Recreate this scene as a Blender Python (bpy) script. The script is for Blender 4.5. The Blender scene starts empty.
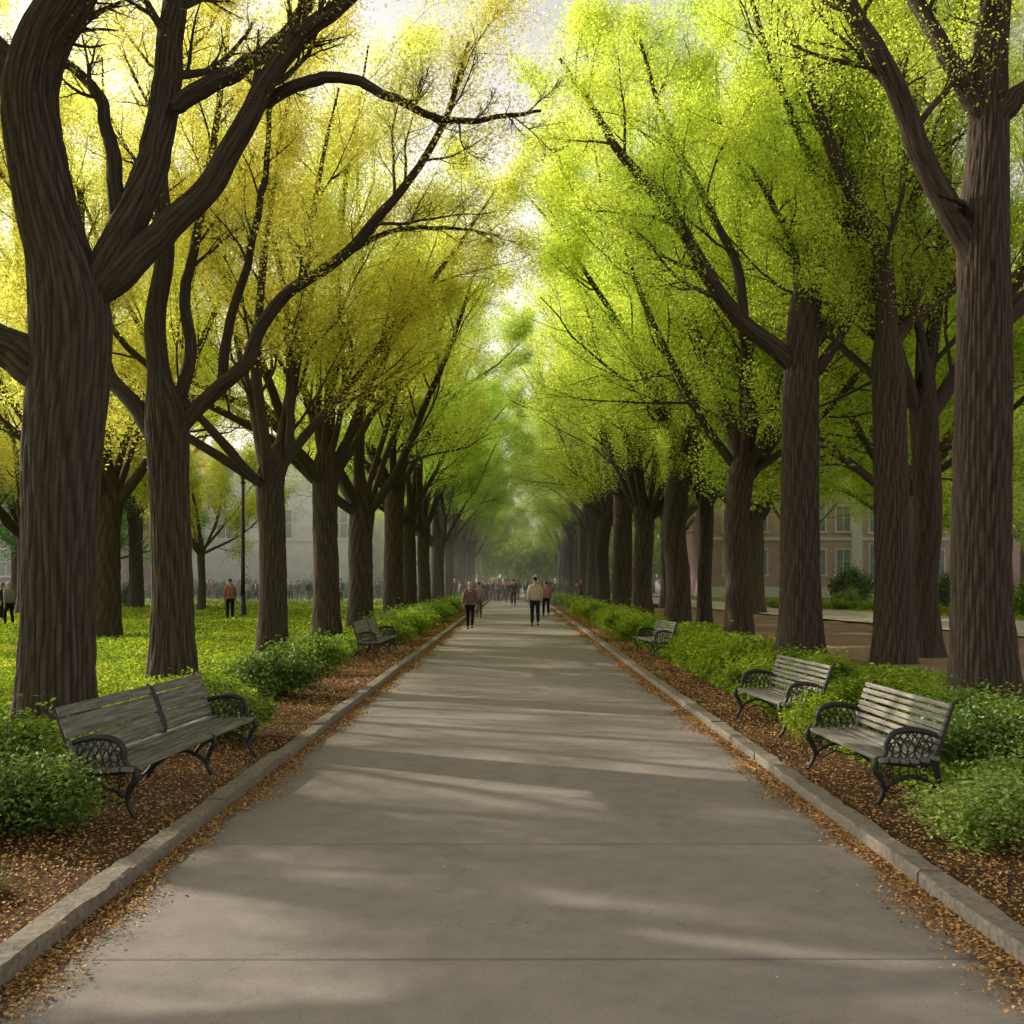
import bpy, bmesh, math, random
import numpy as np
from mathutils import Vector

R = math.radians
sc = bpy.context.scene
COL = sc.collection
rs = np.random.default_rng(11)
random.seed(5)

# ------------------------------------------------------------------ camera
CAM_H, F = 1.70, 1000.0
VX, VY = 515.0, 580.0
cam_d = bpy.data.cameras.new("camera")
cam = bpy.data.objects.new("camera", cam_d)
COL.objects.link(cam)
cam.location = (0, 0, CAM_H)
cam.rotation_euler = (R(90), 0, 0)
cam_d.sensor_width = 36.0
cam_d.lens = 36.0 * F / 1024.0
cam_d.shift_x = -(VX - 512) / 1024.0
cam_d.shift_y = (VY - 512) / 1024.0
cam_d.clip_start = 0.05
cam_d.clip_end = 3000
sc.camera = cam


def gp(x, y):
    """ground point measured in the photograph -> world x, y"""
    Y = F * CAM_H / (y - VY)
    return ((x - VX) * Y / F, Y)


def pp(x, y, Y):
    """a measured point at depth Y -> world"""
    return np.array([(x - VX) * Y / F, Y, CAM_H - (y - VY) * Y / F])


# ------------------------------------------------------------------ object helpers
def tag(o, label=None, cat=None, group=None, kind=None):
    if label: o['label'] = label
    if cat: o['category'] = cat
    if group: o['group'] = group
    if kind: o['kind'] = kind
    return o


def empty(name, loc=(0, 0, 0), rz=0.0, scale=(1, 1, 1)):
    o = bpy.data.objects.new(name, None)
    o.empty_display_size = 0.2
    COL.objects.link(o)
    o.location = loc
    o.rotation_euler = (0, 0, rz)
    o.scale = scale
    return o


def link(name, me, mat=None, parent=None):
    o = bpy.data.objects.new(name, me)
    COL.objects.link(o)
    if mat is not None:
        if len(me.materials) == 0:
            me.materials.append(mat)
        elif me.materials[0] != mat:
            o.material_slots[0].link = 'OBJECT'
            o.material_slots[0].material = mat
    if parent is not None:
        o.parent = parent
    return o


def np_mesh(name, verts, faces, smooth=False, attrs=None):
    """faces: (M,k) int array, or list of such arrays"""
    if not isinstance(faces, list):
        faces = [faces]
    me = bpy.data.meshes.new(name)
    verts = np.asarray(verts, dtype=np.float32)
    me.vertices.add(len(verts))
    me.vertices.foreach_set("co", verts.ravel())
    loops = np.concatenate([f.ravel() for f in faces]).astype(np.int32)
    tot = np.concatenate([np.full(len(f), f.shape[1], np.int32) for f in faces])
    start = np.concatenate([[0], np.cumsum(tot)[:-1]]).astype(np.int32)
    me.loops.add(len(loops))
    me.loops.foreach_set("vertex_index", loops)
    me.polygons.add(len(tot))
    me.polygons.foreach_set("loop_start", start)
    me.polygons.foreach_set("loop_total", tot)
    me.polygons.foreach_set("use_smooth", np.full(len(tot), smooth, dtype=bool))
    if attrs:
        for k, v in attrs.items():
            v = np.asarray(v, dtype=np.float32)
            if v.ndim == 1:
                a = me.attributes.new(k, 'FLOAT', 'POINT'); a.data.foreach_set("value", v)
            else:
                a = me.attributes.new(k, 'FLOAT_VECTOR', 'POINT'); a.data.foreach_set("vector", v.ravel())
    me.update()
    me.validate()
    return me


# ------------------------------------------------------------------ material helpers
class NT:
    def __init__(s, name):
        s.m = bpy.data.materials.new(name)
        s.m.use_nodes = True
        s.t = s.m.node_tree
        s.t.nodes.clear()
        s.out = s.n('ShaderNodeOutputMaterial')

    def n(s, kind, **kw):
        nd = s.t.nodes.new(kind)
        for k, v in kw.items():
            if k in nd.inputs.keys() if hasattr(nd.inputs, 'keys') else False:
                nd.inputs[k].default_value = v
            else:
                setattr(nd, k, v)
        return nd

    def l(s, a, b):
        s.t.links.new(a, b)

    def noise(s, vec, scale, detail=4, rough=.55):
        nd = s.t.nodes.new('ShaderNodeTexNoise')
        nd.inputs['Scale'].default_value = scale
        nd.inputs['Detail'].default_value = detail
        nd.inputs['Roughness'].default_value = rough
        if vec is not None: s.l(vec, nd.inputs['Vector'])
        return nd.outputs['Fac']

    def ramp(s, fac, stops):
        nd = s.t.nodes.new('ShaderNodeValToRGB')
        el = nd.color_ramp.elements
        while len(el) > 1: el.remove(el[-1])
        el[0].position = stops[0][0]; el[0].color = (*stops[0][1], 1)
        for p, c in stops[1:]:
            e = el.new(p); e.color = (*c, 1)
        s.l(fac, nd.inputs['Fac'])
        return nd.outputs['Color']

    def mix(s, fac, a, b, mode='MIX'):
        nd = s.t.nodes.new('ShaderNodeMix')
        nd.data_type = 'RGBA'; nd.blend_type = mode
        for v, i in ((fac, 0), (a, 6), (b, 7)):
            if isinstance(v, (int, float)): nd.inputs[i].default_value = v
            elif isinstance(v, tuple): nd.inputs[i].default_value = (*v, 1)
            else: s.l(v, nd.inputs[i])
        return nd.outputs[2]

    def math(s, op, a, b=None):
        nd = s.t.nodes.new('ShaderNodeMath'); nd.operation = op
        for v, i in ((a, 0), (b, 1)):
            if v is None: continue
            if isinstance(v, (int, float)): nd.inputs[i].default_value = v
            else: s.l(v, nd.inputs[i])
        return nd.outputs[0]

    def obj(s):
        return s.t.nodes.new('ShaderNodeTexCoord').outputs['Object']

    def mapping(s, vec, scale):
        nd = s.t.nodes.new('ShaderNodeMapping')
        nd.inputs['Scale'].default_value = scale
        s.l(vec, nd.inputs['Vector'])
        return nd.outputs['Vector']

    def attr(s, name, out='Fac'):
        nd = s.t.nodes.new('ShaderNodeAttribute'); nd.attribute_name = name
        return nd.outputs[out]

    def bump(s, h, strength=.5, dist=.02):
        nd = s.t.nodes.new('ShaderNodeBump')
        nd.inputs['Strength'].default_value = strength
        nd.inputs['Distance'].default_value = dist
        s.l(h, nd.inputs['Height'])
        return nd.outputs['Normal']

    def principled(s, color, rough=.8, normal=None, spec=.3, metal=0.0):
        nd = s.t.nodes.new('ShaderNodeBsdfPrincipled')
        if isinstance(color, tuple): nd.inputs['Base Color'].default_value = (*color, 1)
        else: s.l(color, nd.inputs['Base Color'])
        if isinstance(rough, (int, float)): nd.inputs['Roughness'].default_value = rough
        else: s.l(rough, nd.inputs['Roughness'])
        nd.inputs['Specular IOR Level'].default_value = spec
        nd.inputs['Metallic'].default_value = metal
        if normal is not None: s.l(normal, nd.inputs['Normal'])
        s.l(nd.outputs[0], s.out.inputs['Surface'])
        return s.m


def leaf_mat(name, dark, mid, light, trans=.5, clump=.35, gloss=.03, tboost=1.0, gap=0.0):
    t = NT(name)
    geo = t.t.nodes.new('ShaderNodeNewGeometry')
    n1 = t.noise(geo.outputs['Position'], clump, 3, .6)
    tint = t.attr('tint')
    f = t.math('ADD', t.math('MULTIPLY', n1, .95), t.math('MULTIPLY', tint, .6))
    f = t.math('SUBTRACT', f, .28)
    c = t.ramp(f, [(.22, dark), (.48, mid), (.78, light)])
    d = t.t.nodes.new('ShaderNodeBsdfDiffuse'); t.l(c, d.inputs['Color'])
    tr = t.t.nodes.new('ShaderNodeBsdfTranslucent')
    cb = t.mix(1.0, c, (tboost, tboost, tboost * .75), 'MULTIPLY')
    t.l(cb, tr.inputs['Color'])
    mx = t.t.nodes.new('ShaderNodeMixShader'); mx.inputs[0].default_value = trans
    t.l(d.outputs[0], mx.inputs[1]); t.l(tr.outputs[0], mx.inputs[2])
    g = t.t.nodes.new('ShaderNodeBsdfGlossy'); g.inputs['Roughness'].default_value = .45
    mx2 = t.t.nodes.new('ShaderNodeMixShader'); mx2.inputs[0].default_value = gloss
    t.l(mx.outputs[0], mx2.inputs[1]); t.l(g.outputs[0], mx2.inputs[2])
    if gap > 0:
        tp = t.t.nodes.new('ShaderNodeBsdfTransparent')
        mx3 = t.t.nodes.new('ShaderNodeMixShader'); mx3.inputs[0].default_value = gap
        t.l(mx2.outputs[0], mx3.inputs[1]); t.l(tp.outputs[0], mx3.inputs[2])
        mx2 = mx3
    t.l(mx2.outputs[0], t.out.inputs['Surface'])
    return t.m


def bark_mat(name, dark, light):
    t = NT(name)
    v = t.attr('bark', 'Vector')
    a = t.noise(t.mapping(v, (24, 24, 3.6)), 1.0, 5, .65)
    b = t.noise(t.mapping(v, (80, 80, 22)), 1.0, 4, .6)
    c = t.noise(t.mapping(v, (1.2, 1.2, .5)), 1.0, 3, .5)
    rd = t.attr('ridge')
    h = t.math('ADD', t.math('ADD', t.math('MULTIPLY', a, .55), t.math('MULTIPLY', b, .25)), t.math('MULTIPLY', rd, .45))
    col = t.ramp(h, [(.34, dark), (.62, tuple((d + l) * .5 for d, l in zip(dark, light))), (.9, light)])
    col = t.mix(t.math('MULTIPLY', c, .55), col, tuple(x * .45 for x in light))
    lic = t.noise(t.mapping(v, (3.2, 3.2, 1.4)), 1.0, 6, .7)
    col = t.mix(t.ramp(lic, [(.56, (0, 0, 0)), (.72, (.42, .42, .42))]), col, (.075, .078, .05))
    return t.principled(col, .92, t.bump(h, 1.0, .04), .15)


M = {}
M['bark'] = bark_mat('bark_brown', (.008, .006, .0045), (.13, .099, .073))
M['bark_far'] = bark_mat('bark_haze_pale', (.022, .017, .013), (.18, .14, .105))  # paler copy of the brown bark; distant haze brightness put into its colour
M['leaf_yellow'] = leaf_mat('leaf_yellow', (.33, .32, .05), (.58, .54, .11), (.75, .71, .25), .66, .5, .02, 1.78, .28)
M['leaf_gold'] = leaf_mat('leaf_gold', (.27, .31, .05), (.50, .53, .10), (.70, .70, .21), .66, .45, .02, 1.78, .28)
M['leaf_yg'] = leaf_mat('leaf_yellow_green', (.18, .28, .04), (.38, .48, .08), (.58, .63, .15), .66, .45, .02, 1.78, .28)
M['leaf_lime'] = leaf_mat('leaf_lime', (.21, .32, .045), (.44, .53, .08), (.69, .70, .15), .66, .5, .02, 1.78, .28)
M['leaf_green'] = leaf_mat('leaf_green', (.14, .24, .03), (.29, .42, .05), (.46, .56, .08), .66, .4, .02, 1.78, .28)
M['leaf_blue'] = leaf_mat('leaf_blue_green', (.09, .19, .09), (.18, .33, .15), (.30, .45, .21), .5, .4, .02, 1.3, .15)
M['leaf_shrub'] = leaf_mat('leaf_shrub', (.07, .13, .014), (.19, .30, .028), (.37, .49, .05), .4, 2.2, .05)
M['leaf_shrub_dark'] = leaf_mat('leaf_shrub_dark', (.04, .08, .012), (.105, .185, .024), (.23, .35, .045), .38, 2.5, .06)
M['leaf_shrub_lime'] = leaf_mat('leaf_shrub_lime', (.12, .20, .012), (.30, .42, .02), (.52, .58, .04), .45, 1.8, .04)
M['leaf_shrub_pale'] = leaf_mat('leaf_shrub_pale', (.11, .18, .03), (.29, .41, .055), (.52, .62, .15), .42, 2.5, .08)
M['leaf_lawn'] = leaf_mat('leaf_lawn', (.10, .20, .016), (.29, .40, .028), (.54, .58, .06), .48, .45, .02)
M['leaf_cover'] = leaf_mat('leaf_cover', (.08, .17, .015), (.24, .36, .025), (.46, .55, .04), .45, .9, .03)

# ground materials
t = NT('soil'); v = t.obj()
M['soil'] = t.principled(t.ramp(t.noise(v, .7, 6), [(.3, (.055, .035, .02)), (.7, (.12, .075, .045))]), .95, t.bump(t.noise(v, 14, 5), .6, .03), .1)
t = NT('lawn_ground'); v = t.obj()
M['lawn'] = t.principled(t.ramp(t.noise(v, .35, 6), [(.3, (.06, .10, .012)), (.55, (.17, .22, .016)), (.75, (.26, .29, .02))]), .95, t.bump(t.noise(v, 22, 4), .8, .04), .1)
t = NT('mulch'); v = t.obj()
n1 = t.noise(v, 34, 5, .7); n2 = t.noise(v, 1.3, 3)
c = t.ramp(n1, [(.32, (.05, .03, .018)), (.52, (.17, .095, .047)), (.72, (.33, .19, .085))])
M['mulch'] = t.principled(t.mix(t.math('MULTIPLY', n2, .7), c, (.05, .03, .018)), .95, t.bump(n1, 1.0, .03), .1)
t = NT('bed_soil'); v = t.obj()
n1 = t.noise(v, 12, 5, .7)
M['bed'] = t.principled(t.ramp(n1, [(.3, (.17, .11, .075)), (.7, (.40, .27, .19))]), .95, t.bump(n1, .8, .03), .1)
t = NT('pale_gravel'); v = t.obj()
M['gravel'] = t.principled(t.ramp(t.noise(v, 3, 6), [(.3, (.52, .43, .35)), (.7, (.66, .57, .48))]), .95, None, .1)

# concrete walk : speckle, stains, wear, saw-cut joints, hairline cracks
t = NT('worn_concrete'); v = t.obj()
big = t.noise(t.mapping(v, (1.0, .45, 1)), .8, 5, .6)
mid = t.noise(v, 5, 6, .65)
fine = t.noise(v, 160, 3, .6)
spk = t.noise(v, 70, 2, .5)
base = t.ramp(big, [(.28, (.16, .140, .118)), (.5, (.215, .19, .16)), (.74, (.265, .237, .20))])
base = t.mix(.55, base, t.ramp(mid, [(.3, (.145, .126, .108)), (.7, (.275, .245, .21))]))
base = t.mix(.30, base, t.ramp(fine, [(.35, (.09, .08, .07)), (.65, (.36, .33, .29))]))
dk = t.ramp(spk, [(.62, (1, 1, 1)), (.74, (.62, .58, .54))])
base = t.mix(1.0, base, dk, 'MULTIPLY')
vor = t.n('ShaderNodeTexVoronoi'); vor.feature = 'DISTANCE_TO_EDGE'; vor.inputs['Scale'].default_value = .33
wv = t.t.nodes.new('ShaderNodeVectorMath'); wv.operation = 'ADD'
nz = t.t.nodes.new('ShaderNodeTexNoise'); nz.inputs['Scale'].default_value = 2.0; nz.inputs['Detail'].default_value = 6
t.l(v, nz.inputs['Vector']); t.l(v, wv.inputs[0]); t.l(nz.outputs['Color'], wv.inputs[1])
t.l(wv.outputs[0], vor.inputs['Vector'])
crk = t.ramp(vor.outputs['Distance'], [(.0, (.72, .7, .68)), (.004, (1, 1, 1))])
base = t.mix(.55, base, t.mix(1.0, base, crk, 'MULTIPLY'))
base = t.mix(1.0, base, (1.12, 1.10, 1.135), 'MULTIPLY')
M['concrete'] = t.principled(base, .9, t.bump(t.math('ADD', fine, t.math('MULTIPLY', mid, .6)), .35, .006), .25)
t = NT('kerb_stone'); v = t.obj()
n1 = t.noise(v, 26, 6, .7); n2 = t.noise(v, 2.2, 4)
c = t.ramp(n1, [(.3, (.12, .10, .08)), (.55, (.27, .235, .19)), (.8, (.40, .36, .30))])
M['kerb'] = t.principled(t.mix(t.math('MULTIPLY', n2, .6), c, (.15, .125, .09)), .92, t.bump(n1, .8, .015), .2)
t = NT('joint_dark'); M['joint'] = t.principled((.12, .11, .098), .95, None, .1)

t = NT('litter_leaf'); tint = t.attr('tint')
c = t.ramp(tint, [(0, (.09, .045, .02)), (.3, (.32, .16, .055)), (.65, (.52, .28, .095)), (1, (.64, .43, .19))])
M['litter'] = t.principled(c, .8, None, .25)

t = NT('weathered_wood'); v = t.obj()
g1 = t.noise(t.mapping(v, (26, 1.6, 26)), 1.6, 6, .7)
g2 = t.noise(t.mapping(v, (7, 3, 7)), 1.0, 3)
c = t.ramp(g1, [(.3, (.05, .045, .04)), (.5, (.21, .19, .165)), (.72, (.46, .43, .385))])
c = t.mix(t.math('MULTIPLY', g2, .6), c, (.16, .15, .115))
M['wood'] = t.principled(c, .8, t.bump(g1, .7, .008), .3)
t = NT('dark_iron'); v = t.obj()
n1 = t.noise(v, 40, 4)
M['iron'] = t.principled(t.ramp(n1, [(.3, (.010, .010, .010)), (.7, (.028, .026, .024))]), .5, t.bump(n1, .4, .004), .5)


def plain(name, col, rough=.8, nscale=6.0, var=.25, spec=.3):
    t = NT(name); v = t.obj()
    a = tuple(x * (1 - var) for x in col); b = tuple(min(1, x * (1 + var)) for x in col)
    return t.principled(t.ramp(t.noise(v, nscale, 5), [(.3, a), (.7, b)]), rough, None, spec)


def brick(name, c1, c2, mortar):
    t = NT(name); v = t.obj()
    sp = t.t.nodes.new('ShaderNodeSeparateXYZ'); t.l(v, sp.inputs[0])
    cb = t.t.nodes.new('ShaderNodeCombineXYZ')
    t.l(t.math('ADD', sp.outputs[0], sp.outputs[1]), cb.inputs[0]); t.l(sp.outputs[2], cb.inputs[1])
    b = t.t.nodes.new('ShaderNodeTexBrick'); t.l(cb.outputs[0], b.inputs['Vector'])
    b.inputs['Color1'].default_value = (*c1, 1); b.inputs['Color2'].default_value = (*c2, 1); b.inputs['Mortar'].default_value = (*mortar, 1)
    b.inputs['Scale'].default_value = 1.0; b.inputs['Brick Width'].default_value = .24; b.inputs['Row Height'].default_value = .08
    b.inputs['Mortar Size'].default_value = .01
    c = t.mix(t.math('MULTIPLY', t.noise(v, .5, 4), .5), b.outputs['Color'], tuple(x * .7 for x in c1))
    return t.principled(c, .9, None, .2)


M['brick'] = brick('red_brick', (.46, .25, .20), (.38, .22, .18), (.50, .44, .40))
M['brick_pale'] = brick('pale_brick', (.62, .36, .36), (.54, .31, .31), (.64, .54, .55))
M['render_grey'] = plain('grey_render', (.70, .68, .65), .9, 1.2, .12)
M['stone'] = plain('pale_stone', (.74, .71, .66), .85, 3, .1)
M['slate'] = plain('slate', (.10, .10, .11), .7, 4, .3)
t = NT('window_glass'); M['glass'] = t.principled((.20, .215, .225), .12, None, .6)
M['white_paint'] = plain('white_paint', (.74, .73, .70), .6, 3, .06)


# ------------------------------------------------------------------ tubes and branches
def resample(P, n):
    P = np.asarray(P, float)
    # catmull-rom smoothing then even resample
    Q = np.vstack([2 * P[0] - P[1], P, 2 * P[-1] - P[-2]])
    out = []
    for i in range(1, len(Q) - 2):
        for u in np.linspace(0, 1, 12, endpoint=False):
            a, b, c, d = Q[i - 1], Q[i], Q[i + 1], Q[i + 2]
            out.append(.5 * ((2 * b) + (-a + c) * u + (2 * a - 5 * b + 4 * c - d) * u * u + (-a + 3 * b - 3 * c + d) * u ** 3))
    out.append(P[-1])
    out = np.array(out)
    s = np.concatenate([[0], np.cumsum(np.linalg.norm(np.diff(out, axis=0), axis=1))])
    tt = np.linspace(0, s[-1], n)
    return np.stack([np.interp(tt, s, out[:, k]) for k in range(3)], 1), s[-1]


def tube_batch(P, Rd, sides, cap=False):
    """P (N,n,3), Rd (N,n) -> verts, quad faces, bark coords"""
    N, n, _ = P.shape
    T = np.gradient(P, axis=1)
    T /= np.linalg.norm(T, axis=2, keepdims=True) + 1e-9
    # fixed reference per tube, projected at each ring : minimal twist
    mean = T.mean(1)
    ref = np.where(np.abs(mean[:, 2:3]) < .75, np.array([[0, 0, 1.]]), np.array([[1., .2, 0]]))
    A = np.cross(T, ref[:, None, :]); A /= np.linalg.norm(A, axis=2, keepdims=True) + 1e-9
    B = np.cross(T, A)
    th = np.linspace(0, 2 * np.pi, sides, endpoint=False)
    ring = A[:, :, None, :] * np.cos(th)[None, None, :, None] + B[:, :, None, :] * np.sin(th)[None, None, :, None]
    V = P[:, :, None, :] + ring * Rd[:, :, None, None]
    seg = np.linalg.norm(np.diff(P, axis=1), axis=2)
    s = np.concatenate([np.zeros((N, 1)), np.cumsum(seg, 1)], 1)
    bark = np.zeros((N, n, sides, 3))
    bark[..., 0] = np.cos(th)[None, None, :] * Rd[:, :, None] + np.arange(N)[:, None, None] * .37
    bark[..., 1] = np.sin(th)[None, None, :] * Rd[:, :, None]
    bark[..., 2] = s[:, :, None]
    base = (np.arange(N) * n * sides)[:, None, None]
    i = np.arange(n - 1)[None, :, None] * sides
    j = np.arange(sides)[None, None, :]
    j2 = (j + 1) % sides
    f = np.stack([base + i + j, base + i + j2, base + i + sides + j2, base + i + sides + j], -1).reshape(-1, 4)
    return V.reshape(-1, 3), f, bark.reshape(-1, 3)


def spawn(P, Rd, L, k, ang, lf, n, up, rng, tmin=.2, droop=0.0):
    """children of every branch in a batch"""
    N, m, _ = P.shape
    t = tmin + (1 - tmin) * ((np.arange(k)[None, :] + rng.random((N, k))) / k)
    idx = t * (m - 1)
    i0 = np.clip(idx.astype(int), 0, m - 2); fr = idx - i0
    ar = np.arange(N)[:, None]
    p0 = P[ar, i0] * (1 - fr)[..., None] + P[ar, i0 + 1] * fr[..., None]
    r0 = Rd[ar, i0] * (1 - fr) + Rd[ar, i0 + 1] * fr
    T = P[ar, i0 + 1] - P[ar, i0]; T /= np.linalg.norm(T, axis=2, keepdims=True) + 1e-9
    rnd = rng.normal(size=(N, k, 3))
    perp = rnd - (rnd * T).sum(2, keepdims=True) * T
    perp /= np.linalg.norm(perp, axis=2, keepdims=True) + 1e-9
    a = np.radians(rng.uniform(ang[0], ang[1], (N, k)))[..., None]
    D = T * np.cos(a) + perp * np.sin(a)
    D[..., 2] += up
    D /= np.linalg.norm(D, axis=2, keepdims=True)
    Ln = L[:, None] * rng.uniform(lf[0], lf[1], (N, k)) * (1.05 - .55 * t)
    M_ = N * k
    p0 = p0.reshape(M_, 3); D = D.reshape(M_, 3); Ln = Ln.reshape(M_); r0 = r0.reshape(M_)
    pts = np.zeros((M_, n, 3)); pts[:, 0] = p0
    d = D.copy()
    for q in range(1, n):
        d = d + rng.normal(scale=.13, size=d.shape)
        d[:, 2] += .05 - droop
        d /= np.linalg.norm(d, axis=1, keepdims=True)
        pts[:, q] = pts[:, q - 1] + d * (Ln / (n - 1))[:, None]
    return pts, r0, Ln


def leaf_batch(C, size, rng, upbias=.5):
    """one four-cornered leaf per centre"""
    N = len(C)
    nrm = rng.normal(size=(N, 3)); nrm[:, 2] = np.abs(nrm[:, 2]) + upbias
    nrm /= np.linalg.norm(nrm, axis=1, keepdims=True)
    a = rng.normal(size=(N, 3)); a -= (a * nrm).sum(1, keepdims=True) * nrm
    a /= np.linalg.norm(a, axis=1, keepdims=True)
    b = np.cross(nrm, a)
    s = (size * rng.uniform(.65, 1.3, N))[:, None]
    V = np.stack([C - a * s * .5, C + b * s * .30 + nrm * s * .10, C + a * s * .5, C - b * s * .30 + nrm * s * .10], 1).reshape(-1, 3)
    f = np.arange(N * 4).reshape(N, 4)
    tint = np.repeat(rng.random(N), 4)
    return V, f, tint


def merge(parts):
    V, Fc, extra = [], [], []
    o = 0
    for v, f, e in parts:
        V.append(v); Fc.append(f + o); extra.append(e); o += len(v)
    return np.concatenate(V), np.concatenate(Fc), np.concatenate(extra)


def trunk_mesh(rng, P, rad, sides=110, rings=110, amp=.030, flare=.31, lead=False):
    """fluted bark trunk: long wandering vertical ridges, root flare"""
    P, L = resample(P, rings)
    z = np.linspace(0, L, rings)
    rr = np.interp(z / L, np.linspace(0, 1, len(rad)), rad)
    rr = rr * (1 + flare * np.exp(-z / .42))
    if not lead: rr = rr * (1 - .55 * np.clip((z - (L - .9)) / .9, 0, 1) ** 1.5)
    th = np.linspace(0, 2 * np.pi, sides, endpoint=False)
    TH, Z = np.meshgrid(th, z)
    nr = max(16, int(rad[0] * 84))
    def warp(n_, k0, k1, w0, w1, a0, a1):
        o_ = np.zeros_like(TH)
        for q in range(n_):
            o_ += rng.uniform(a0, a1) * np.sin(rng.integers(k0, k1) * TH * rng.choice([-1, 1]) + rng.uniform(w0, w1) * Z + rng.uniform(0, 6))
        return o_
    ph = nr * TH + warp(7, 2, 11, .5, 4.5, .35, .85)
    r1_ = np.abs(np.sin(ph * .5)) ** .8
    ph2 = int(nr * 1.7) * TH + warp(7, 3, 17, 1.0, 7.5, .3, .8)
    r2_ = np.abs(np.sin(ph2 * .5)) ** .8
    sel = .5 + .5 * np.tanh(warp(6, 1, 8, .4, 3.0, .3, .7))
    ridge = r1_ * (1 - .6 * sel) + r2_ * .6 * sel
    brk = np.clip(.75 + .35 * warp(6, 5, 22, 3.0, 13.0, .3, .6), .35, 1.1)
    ridge = ridge * brk
    lobes = np.zeros_like(TH)
    for q in range(3):
        lobes += rng.uniform(.3, 1) * np.cos(rng.integers(2, 6) * TH + rng.uniform(0, 6))
    RR = rr[:, None] * (1 + .085 * lobes * np.exp(-Z / .8) * (flare > 0) + .022 * np.sin(2 * TH + Z * .8) + .015 * np.sin(3 * TH - Z * 1.3))
    RR = RR + amp * (ridge - .7) * np.clip(rr[:, None] / .3, .4, 1.2)
    T = np.gradient(P, axis=0); T /= np.linalg.norm(T, axis=1, keepdims=True)
    A = np.cross(T, np.array([0., 1., 0.])); A /= np.linalg.norm(A, axis=1, keepdims=True)
    B = np.cross(T, A)
    V = P[:, None, :] + A[:, None, :] * (np.cos(TH) * RR)[..., None] + B[:, None, :] * (np.sin(TH) * RR)[..., None]
    i = np.arange(rings - 1)[:, None] * sides; j = np.arange(sides)[None, :]; j2 = (j + 1) % sides
    f = np.stack([i + j, i + sides + j, i + sides + j2, i + j2], -1).reshape(-1, 4)
    bark = np.stack([np.cos(TH) * rr[:, None], np.sin(TH) * rr[:, None], Z], -1).reshape(-1, 3)
    return V.reshape(-1, 3), f, bark, ridge.reshape(-1)


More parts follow.
